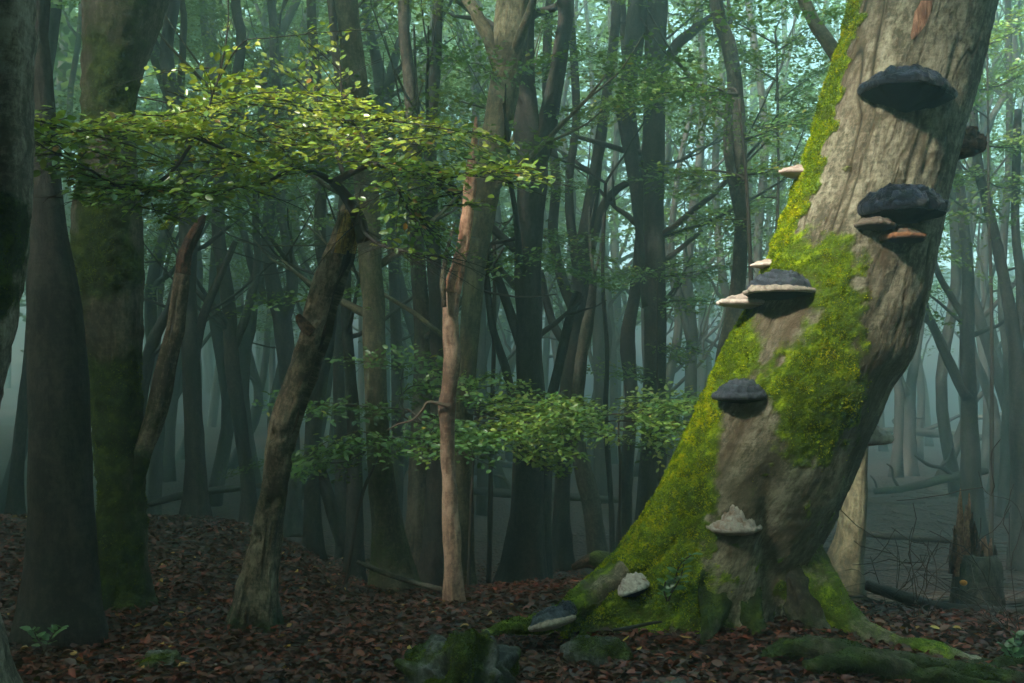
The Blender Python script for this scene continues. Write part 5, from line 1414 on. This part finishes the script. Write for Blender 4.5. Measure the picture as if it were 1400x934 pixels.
# ------------------------------------------------------------------ things on the ground
def mound(name, label, cat, cpx, cpy, D, rx, ry, rz, mat, mossamt, seed, ridges=0.2, count=6000, yaw=0.0, dz=0.0, tb=0.25):
    p = P(cpx, cpy, D); bz = gh(p[0], D)
    t = thing(name, label, cat, (p[0], D, bz))
    nu, nv = 110, 60
    u = np.linspace(0, 2 * PI, nu, endpoint=False); v = np.linspace(-0.45, PI / 2, nv)
    Vv, U = np.meshgrid(v, u, indexing='ij')
    q = np.stack([np.cos(U) * np.cos(Vv), np.sin(U) * np.cos(Vv), np.sin(Vv)], -1).reshape(-1, 3)
    r = 1 + ridges * 1.2 * fbm(q * [1, 1, 0.7] + seed * 3.3, 1.7, seed, 4)
    r = r - ridges * 0.9 * sstep(0.2, 0.6, np.abs(vnoise(q * [2.2, 2.2, 0.6] + seed, 1.6, seed + 8))) + 0.10 * ridges * fbm(q, 9, seed + 5, 3)
    V = q * r[:, None] * [rx, ry, rz]
    V = V + q * (0.012 * fbm(V, 16, seed + 3, 3) - 0.014 * np.abs(vnoise(V, 11, seed + 6)))[:, None]
    c, s = math.cos(yaw), math.sin(yaw)
    V = np.stack([V[:, 0] * c - V[:, 1] * s, V[:, 0] * s + V[:, 1] * c, V[:, 2]], 1) + [p[0], D, bz + dz]
    i = np.arange(nv - 1)[:, None] * nu; j = np.arange(nu)[None, :]; j2 = (j + 1) % nu
    Q = np.stack([i + j, i + j2, i + nu + j2, i + nu + j], -1).reshape(-1, 4)
    mo = np.clip(mossamt * (0.55 + 0.8 * fbm(V, 6, seed, 3)) * (0.35 + 0.65 * sstep(-0.1, 0.6, q[:, 2])), 0, 1)
    mb = MB(); mb.add(V, Q, V * 1.0, mo); mb.obj('body', MAT[mat], t)
    tm = MB(); tufts(tm, V, Q, mo, count, 0.010, tbase=tb)
    if tm.n: tag(tm.obj('moss', MAT['moss_dark'], t), kind='stuff')
    return t
MAT['stone'] = bark_mat('stone', (0.035, 0.037, 0.035), (0.08, 0.085, 0.08), (0.16, 0.17, 0.16), moss=((0.03, 0.05, 0.005), (0.08, 0.11, 0.01)), crack=0.2)
mound('mossy_stump', 'low rotten stump wrapped in dark green moss at the bottom edge', 'stump', 628, 905, 4.35, 0.27, 0.24, 0.21, 'stone', 0.95, 3, ridges=0.34, count=11000, tb=0.4)
mound('mossy_stone', 'rounded grey stone with a moss cap beside the black fungus', 'stone', 818, 876, 4.75, 0.19, 0.11, 0.12, 'stone', 0.65, 5, ridges=0.10, count=3500, yaw=-0.5, tb=0.3)
mound('mossy_stone', 'flat dark stone half buried in leaves at bottom centre', 'stone', 905, 925, 4.3, 0.16, 0.1, 0.05, 'stone', 0.3, 7, ridges=0.15, count=500, yaw=0.3)
mound('mossy_stone', 'small dark mossy hump among leaves at lower left', 'stone', 215, 905, 4.7, 0.14, 0.10, 0.06, 'stone', 0.7, 9, ridges=0.2, count=1500)

def ground_wood(name, label, cat, rows, D, mat, seg=14, n=40, rough=0.15, seed=0, moss=0.0, branches=(), follow=True, group=None, lift=0.3):
    pts, rad = px_path(rows, D)
    if follow:
        for k in range(len(pts)):
            pts[k][2] = max(pts[k][2], gh(pts[k][0], pts[k][1]) + rad[k] * lift)
    t = thing(name, label, cat, (pts[0][0], pts[0][1], gh(pts[0][0], pts[0][1])), group)
    mb = MB(); add_tube(mb, pts, rad, n=n, seg=seg, rough=rough, seed=seed, mossfn=(lambda V: np.clip(moss * (0.7 + 0.6 * fbm(V, 4, seed, 3)), 0, 1)) if moss else None)
    mb.obj('stem', MAT[mat], t)
    for br in branches:
        p2, r2 = px_path(br, D)
        b2 = MB(); add_tube(b2, p2, r2, n=max(8, len(br) * 5), seg=7, rough=0.1, seed=seed + 1); b2.obj('side_branch', MAT[mat], t)
    return t
ground_wood('fallen_branch', 'long thin fallen branch lying on the bank before the olive trunk', 'branch', [(488, 768, 6), (530, 785, 7), (570, 798, 7), (605, 806, 7), (640, 812, 5), (700, 818, 3)], 7.2, 'bark_grey', seed=2)
ground_wood('fallen_limb', 'short mossy limb with a torn pale end behind the left root', 'branch', [(782, 776, 8), (800, 769, 15), (815, 768, 22), (835, 776, 26), (860, 795, 30)], 6.3, 'wood_rot', seed=3, follow=False, rough=0.25)
ground_wood('fallen_limb', 'green mossy stub just behind the torn pale limb end', 'branch', [(806, 764, 14), (822, 766, 26), (842, 782, 32), (862, 804, 34)], 6.22, 'bark_mossy', seed=4, follow=False, moss=0.95)
ground_wood('fallen_twig', 'short dark stick on the red leaves by the trunk foot', 'branch', [(838, 862, 4), (862, 858, 5), (890, 852, 4), (905, 850, 3)], 4.85, 'bark_dark', seed=5)
LOGS = [
 ('mossy fallen log with forked dead limbs across the clearing', [(1195, 672, 8), (1235, 668, 10), (1270, 660, 12), (1305, 652, 12), (1335, 646, 11), (1350, 644, 8)], 16.0, 'bark_dark', 0.35, [[(1305, 652, 8), (1288, 640, 6), (1270, 636, 5), (1250, 622, 3)], [(1230, 668, 5), (1222, 655, 4), (1219, 640, 3), (1212, 634, 2)], [(1285, 640, 4), (1296, 628, 3), (1302, 612, 2)], [(1200, 672, 4), (1196, 658, 3), (1190, 650, 2)]]),
 ('long grey log lying far back on the misty clearing', [(1180, 592, 7), (1225, 588, 9), (1270, 592, 11), (1325, 597, 10), (1360, 600, 7)], 24.0, 'bark_dark', 0.1, [[(1260, 590, 7), (1290, 578, 6), (1312, 568, 4)], [(1235, 588, 5), (1222, 574, 4), (1262, 571, 3)]]),
 ('pale fallen log at the back right of the clearing', [(1330, 572, 7), (1360, 568, 7), (1400, 562, 6)], 26.0, 'bark_grey', 0.0, []),
 ('dark fallen log in the hollow right of the massive trunk', [(600, 668, 9), (660, 672, 11), (720, 676, 12), (790, 680, 10), (850, 684, 8)], 15.5, 'bark_dark', 0.1, [[(700, 674, 6), (690, 655, 5), (670, 648, 3)]]),
 ('dark half sunken log crossing the hollow left of the massive trunk', [(560, 640, 6), (620, 632, 8), (680, 634, 9), (720, 638, 7)], 20.0, 'bark_dark', 0.1, [[(650, 633, 5), (640, 620, 4), (620, 612, 3)]]),
 ('dark fallen log behind the trunk that stands on the bank', [(205, 690, 8), (245, 678, 10), (300, 670, 10), (360, 664, 7)], 13.0, 'bark_dark', 0.1, []),
 ('dark log lying behind the splintered stump', [(1185, 800, 14), (1230, 815, 16), (1290, 832, 18), (1350, 846, 18), (1420, 856, 16)], 6.1, 'bark_dark', 0.15, []),
 ('thin grey log low on the clearing floor', [(1180, 730, 7), (1230, 734, 9), (1290, 738, 9), (1345, 742, 6)], 10.0, 'bark_dark', 0.0, []),
]
for k, (lb, rows, D, mt, mo_, brs) in enumerate(LOGS):
    ground_wood('fallen_log', lb, 'log', rows, D, mt, seed=20 + k, moss=mo_, branches=brs, lift=0.5, group='fallen logs')

def splintered_stump():
    D = 6.4
    p = P(1335, 880, D); b = np.array([p[0], D, gh(p[0], D)])
    t = thing('splintered_stump', 'tall splintered stump with pale jagged spikes at lower right', 'stump', b)
    rng = np.random.default_rng(3)
    pts, rad = px_path([(1332, 895, 72), (1333, 840, 60), (1333, 800, 57), (1333, 770, 54), (1333, 758, 46)], D); pts[0][2] = b[2] - 0.1
    mb = MB(); add_tube(mb, pts, rad, n=60, seg=48, rough=0.24, seed=6, flare=0.25, lobes=0.10, mossfn=lambda V: np.clip((0.2 + 0.5 * fbm(V, 6, 2, 3)) * sstep(0.2, -0.2, V[:, 2]), 0, 1))
    mb.obj('trunk', MAT['bark_grey'], t)
    spikes = [(1308, 770, 1309, 735, 8), (1316, 775, 1317, 742, 9), (1350, 775, 1351, 748, 8), (1337, 772, 1338, 744, 10), (1343, 775, 1344, 752, 8), (1311, 752, 1313, 668, 13), (1320, 752, 1321, 690, 14), (1328, 755, 1325, 674, 11), (1334, 752, 1332, 712, 12), (1304, 760, 1305, 718, 9), (1340, 756, 1344, 735, 10), (1346, 764, 1347, 732, 9), (1353, 764, 1355, 736, 9), (1358, 768, 1360, 745, 7), (1300, 766, 1301, 738, 7), (1326, 760, 1330, 700, 9)]
    for k, (x0, y0, x1, y1, w) in enumerate(spikes):
        pt, rd = px_path([(x0, y0 + 18, w), (x0, y0, w), ((x0 + x1) / 2 + rng.normal(0, 1), (y0 + y1) / 2, w * 0.75), (x1, y1, 1.5)], D - 0.10 + rng.uniform(0, 0.14))
        sb = MB(); add_tube(sb, pt, rd, n=12, seg=6, rough=0.25, seed=k)
        sb.obj('splinter', MAT['wood_raw' if k in (0, 2, 5, 6, 7, 10, 11, 12) else 'wood_rot'], t)
    # small orange bracket on its side
    return t
splintered_stump()
o_mb = MB()
_p = P(1317, 797, 6.12)
_u, _v = np.meshgrid(np.linspace(0, 2 * PI, 16, endpoint=False), np.linspace(-PI / 2, PI / 2, 9))
_q = np.stack([np.cos(_u) * np.cos(_v) * (1 + 0.15 * np.cos(3 * _u)), np.sin(_u) * np.cos(_v), np.sin(_v) * 0.8], -1).reshape(-1, 3) * 0.022 + _p
_i = np.arange(8)[:, None] * 16; _j = np.arange(16)[None, :]
o_mb.add(_q, np.stack([_i + _j, _i + (_j + 1) % 16, _i + 16 + (_j + 1) % 16, _i + 16 + _j], -1).reshape(-1, 4))
MAT['orange'] = tint_mat('orange', [(0, (0.55, 0.22, 0.02)), (1, (0.6, 0.3, 0.03))], var=0.3, nscale=80)
tag(o_mb.obj('orange_fungus', MAT['orange']), 'tiny orange fungus on the splintered stump', 'fungus')

def bare_shrub(label, base, D, stems, seed, col=0.35):
    rng = np.random.default_rng(400 + seed)
    p = P(base[0], base[1], D); bz = gh(p[0], D)
    t = thing('bare_shrub', label, 'shrub', (p[0], D, bz), 'bare twiggy shrubs at right')
    for rows in stems:
        pt, rd = px_path(rows, D, 0.03, rng); rd = rd * 0.5
        pt[1:] += rng.normal(0, 0.02, pt[1:].shape)
        if rows[0][1] > base[1] - 12: pt[0] = [pt[0][0], pt[0][1], gh(pt[0][0], pt[0][1]) - 0.03]
        mb = MB(); a, _ = add_tube(mb, pt, rd, n=max(12, len(rows) * 6), seg=5, rough=0.1, tint=col)
        for q in range(3):
            i = rng.integers(3, len(a) - 1)
            d = (a[i] - a[i - 1]) / (np.linalg.norm(a[i] - a[i - 1]) + 1e-9) + rng.normal(0, 0.6, 3)
            bp, br = wiggle_branch(a[i], d, rng.uniform(0.15, 0.5), rd.mean() * 0.5, rng, n=6, wig=0.25, upcurve=0.0)
            add_tube(mb, bp, br * 0.7, seg=4, rough=0, tint=col, cap=False)
        mb.obj('stem', MAT['twig'], t)
bare_shrub('bare shrub with thin arching twigs right of the leaning beech', (1255, 860), 5.7, [
    [(1258, 860, 3), (1250, 800, 3), (1240, 760, 3), (1236, 735, 2.5), (1246, 722, 2)], [(1262, 862, 3), (1290, 810, 3), (1330, 812, 2.5), (1380, 838, 2), (1410, 852, 2)],
    [(1255, 860, 3), (1262, 800, 2.5), (1290, 770, 2), (1340, 740, 2)], [(1250, 860, 2.5), (1225, 820, 2), (1190, 800, 2), (1150, 795, 1.5)], [(1262, 860, 2.5), (1300, 840, 2.5), (1340, 862, 2), (1390, 880, 2)],
    [(1252, 860, 2.5), (1240, 790, 2), (1210, 750, 2), (1195, 722, 1.5)], [(1264, 862, 2.5), (1280, 800, 2), (1272, 760, 2), (1262, 730, 1.5)]], 1)
bare_shrub('bare shrub whose twigs cross in front of the splintered stump', (1395, 860), 5.4, [
    [(1400, 862, 3), (1370, 810, 3), (1330, 770, 2.5), (1300, 752, 2), (1275, 756, 1.5)], [(1395, 860, 3), (1386, 800, 2.5), (1380, 760, 2), (1384, 700, 1.5)], [(1405, 862, 3), (1350, 840, 2.5), (1300, 800, 2), (1260, 772, 1.5)],
    [(1400, 860, 2.5), (1410, 800, 2), (1390, 690, 2), (1345, 672, 1.5), (1335, 640, 1.2)], [(1398, 860, 2.5), (1362, 850, 2), (1330, 880, 1.5)]], 2)
bare_shrub('low dark tangle of twigs behind the sweeping root', (1215, 830), 6.4, [
    [(1215, 832, 3), (1200, 790, 2.5), (1185, 760, 2)], [(1218, 832, 3), (1235, 800, 2.5), (1270, 790, 2), (1300, 796, 1.5)], [(1216, 832, 2.5), (1180, 815, 2), (1140, 812, 1.5)], [(1220, 834, 2.5), (1245, 822, 2.5), (1290, 836, 2), (1320, 856, 1.5)],
    [(1222, 834, 2.5), (1228, 770, 2), (1222, 730, 1.5)]], 3, col=0.15)

def small_plant(label, base, D, sprigs, leaf, seed, tints=(0.3, 0.12), name='leafy_seedling'):
    rng = np.random.default_rng(500 + seed)
    p = P(base[0], base[1], D)
    t = thing(name, label, 'plant', p)
    st = MB(); LP = []; LD = []
    for rows in sprigs:
        pt, rd = px_path(rows, D)
        a, _ = add_tube(st, pt, rd, n=14, seg=5, rough=0, tint=0.3)
        for i in range(3, 14, 2):
            for s in (-1, 1):
                LP.append(a[i]); LD.append((a[i] - a[i - 1]) / np.linalg.norm(a[i] - a[i - 1]) * 0.5 + np.array([s * 0.8, rng.normal(-0.4, 0.3), rng.normal(0.1, 0.2)]))
    st.obj('stem', MAT['twig'], t)
    me = leaf_variants('leaf_plant', [0.2, 0.5, 0.8])
    for q, d in zip(LP, LD):
        place_leaf(me[rng.integers(0, 3)], q, d, np.array([0, -0.6, 1.0]) + rng.normal(0, 0.25, 3), leaf * rng.uniform(0.7, 1.2), t)
MAT['leaf_plant'] = leaf_mat('leaf_plant', [(0, (0.06, 0.16, 0.06)), (0.5, (0.10, 0.25, 0.09)), (1, (0.18, 0.34, 0.14))], gloss=0.06)
small_plant('little green seedling growing up the mossy trunk foot', (915, 822), 4.98, [[(912, 822, 3), (908, 808, 2.5), (910, 795, 2)], [(914, 822, 3), (922, 795, 2.5), (930, 772, 2), (946, 758, 2)], [(916, 815, 2), (930, 790, 2), (935, 770, 1.5)]], 0.055, 1)
small_plant('low green ground plant at the bottom right corner', (1388, 905), 4.8, [[(1388, 905, 3), (1378, 890, 2), (1372, 882, 2)], [(1390, 905, 3), (1396, 885, 2), (1400, 872, 2)], [(1389, 905, 3), (1386, 880, 2), (1388, 868, 1.5)]], 0.05, 2)
small_plant('dark little seedling at the lower left edge', (60, 890), 4.4, [[(60, 890, 3), (50, 870, 2), (44, 860, 2)], [(62, 890, 3), (72, 868, 2), (84, 858, 2)]], 0.045, 3)

# ------------------------------------------------------------------ fallen leaves
def litter():
    rng = np.random.default_rng(23)
    N = 76000
    y = 3.4 + 8.6 * rng.random(N) ** 1.7
    x = rng.uniform(-0.62, 0.62, N) * y
    ok = ~((x > 2.0) & (y > 6.2)) 
    x, y = x[ok], y[ok]; N = len(x)
    z = ground_h(x, y) + rng.uniform(0.004, 0.03, N)
    pos = np.stack([x, y, z], 1)
    a = rng.uniform(0, 2 * PI, N)
    d = np.stack([np.cos(a), np.sin(a), rng.normal(0, 0.22, N)], 1)
    nn = np.array([0, 0, 1.0]) + rng.normal(0, 0.36, (N, 3))
    size = rng.uniform(0.028, 0.064, N)
    cl = vnoise(pos, 1.6, 2) * 0.12
    t = np.clip(rng.beta(2.2, 2.4, N) * 0.9 + cl, 0, 0.93)
    o = rng.random(N); t = np.where(o > 0.988, 0.975, t); t = np.where(o > 0.9965, 1.0, t)
    px, py = proj(pos)
    vis = (px > 430) & (px < 1250) & (py > 835) & (py < 945) & (x * x > -1)
    cand = np.where(vis)[0]
    single = cand[np.argsort(y[cand])[:300]]
    rest = np.setdiff1d(np.arange(N), single)
    lf = MB(); leaves(lf, pos[rest], d[rest], nn[rest], size[rest], t[rest], curl=rng.normal(1.5, 2.0, len(rest)))
    tag(lf.obj('leaf_litter', MAT['litter'], GROUND), 'carpet of red brown fallen beech leaves', kind='stuff')
    tl = [0.1, 0.25, 0.4, 0.55, 0.7, 0.85, 0.975, 1.0]
    me = leaf_variants('litter', tl)
    for i in single:
        v = int(np.argmin(np.abs(np.array(tl) - t[i])))
        place_leaf(me[v], pos[i] + [0, 0, 0.012], d[i], nn[i], size[i] * 1.1, GROUND)
litter()
def debris():
    rng = np.random.default_rng(29)
    mb = MB()
    for k in range(800):
        y = 3.6 + 6 * rng.random() ** 1.5; x = rng.uniform(-0.58, 0.58) * y
        a = rng.uniform(0, 2 * PI); L = rng.uniform(0.06, 0.38)
        if k > 480:
            y = rng.uniform(6.5, 18); x = rng.uniform(0.30, 0.54) * y; L = rng.uniform(0.3, 1.3)
        n = 5; t = np.linspace(-0.5, 0.5, n)
        px_, py_ = x + math.cos(a) * L * t + rng.normal(0, 0.006, n), y + math.sin(a) * L * t + rng.normal(0, 0.006, n)
        pts = np.stack([px_, py_, ground_h(px_, py_) + 0.022 + rng.normal(0, 0.004, n)], 1)
        r = rng.uniform(0.002, 0.005) * (1 if k <= 480 else 2.4)
        add_tube(mb, pts, np.linspace(r, r * 0.5, n), seg=4, rough=0, tint=rng.uniform(0, 0.8))
    tag(mb.obj('twig_debris', MAT['twig'], GROUND), kind='stuff')
debris()

# ------------------------------------------------------------------ haze: one closed box of even mist round everything
def haze():
    m, n, out = M_new('mist')
    v = n.nodes.new('ShaderNodeVolumePrincipled')
    v.inputs['Color'].default_value = (0.60, 0.91, 0.86, 1)
    v.inputs['Density'].default_value = HAZE
    v.inputs['Anisotropy'].default_value = 0.62
    n.links.new(v.outputs[0], out.inputs['Volume'])
    x0, x1, y0, y1, z0, z1 = -92, 92, -72, 112, -5.0, 40.0
    V = np.array([(x, y, z) for x in (x0, x1) for y in (y0, y1) for z in (z0, z1)])
    Q = np.array([[0, 1, 3, 2], [4, 6, 7, 5], [0, 4, 5, 1], [2, 3, 7, 6], [0, 2, 6, 4], [1, 5, 7, 3]])
    mb = MB(); mb.add(V, Q)
    o = mb.obj('haze', m, smooth=False)
    tag(o, 'cool blue green mist filling the wood', kind='stuff')
haze()
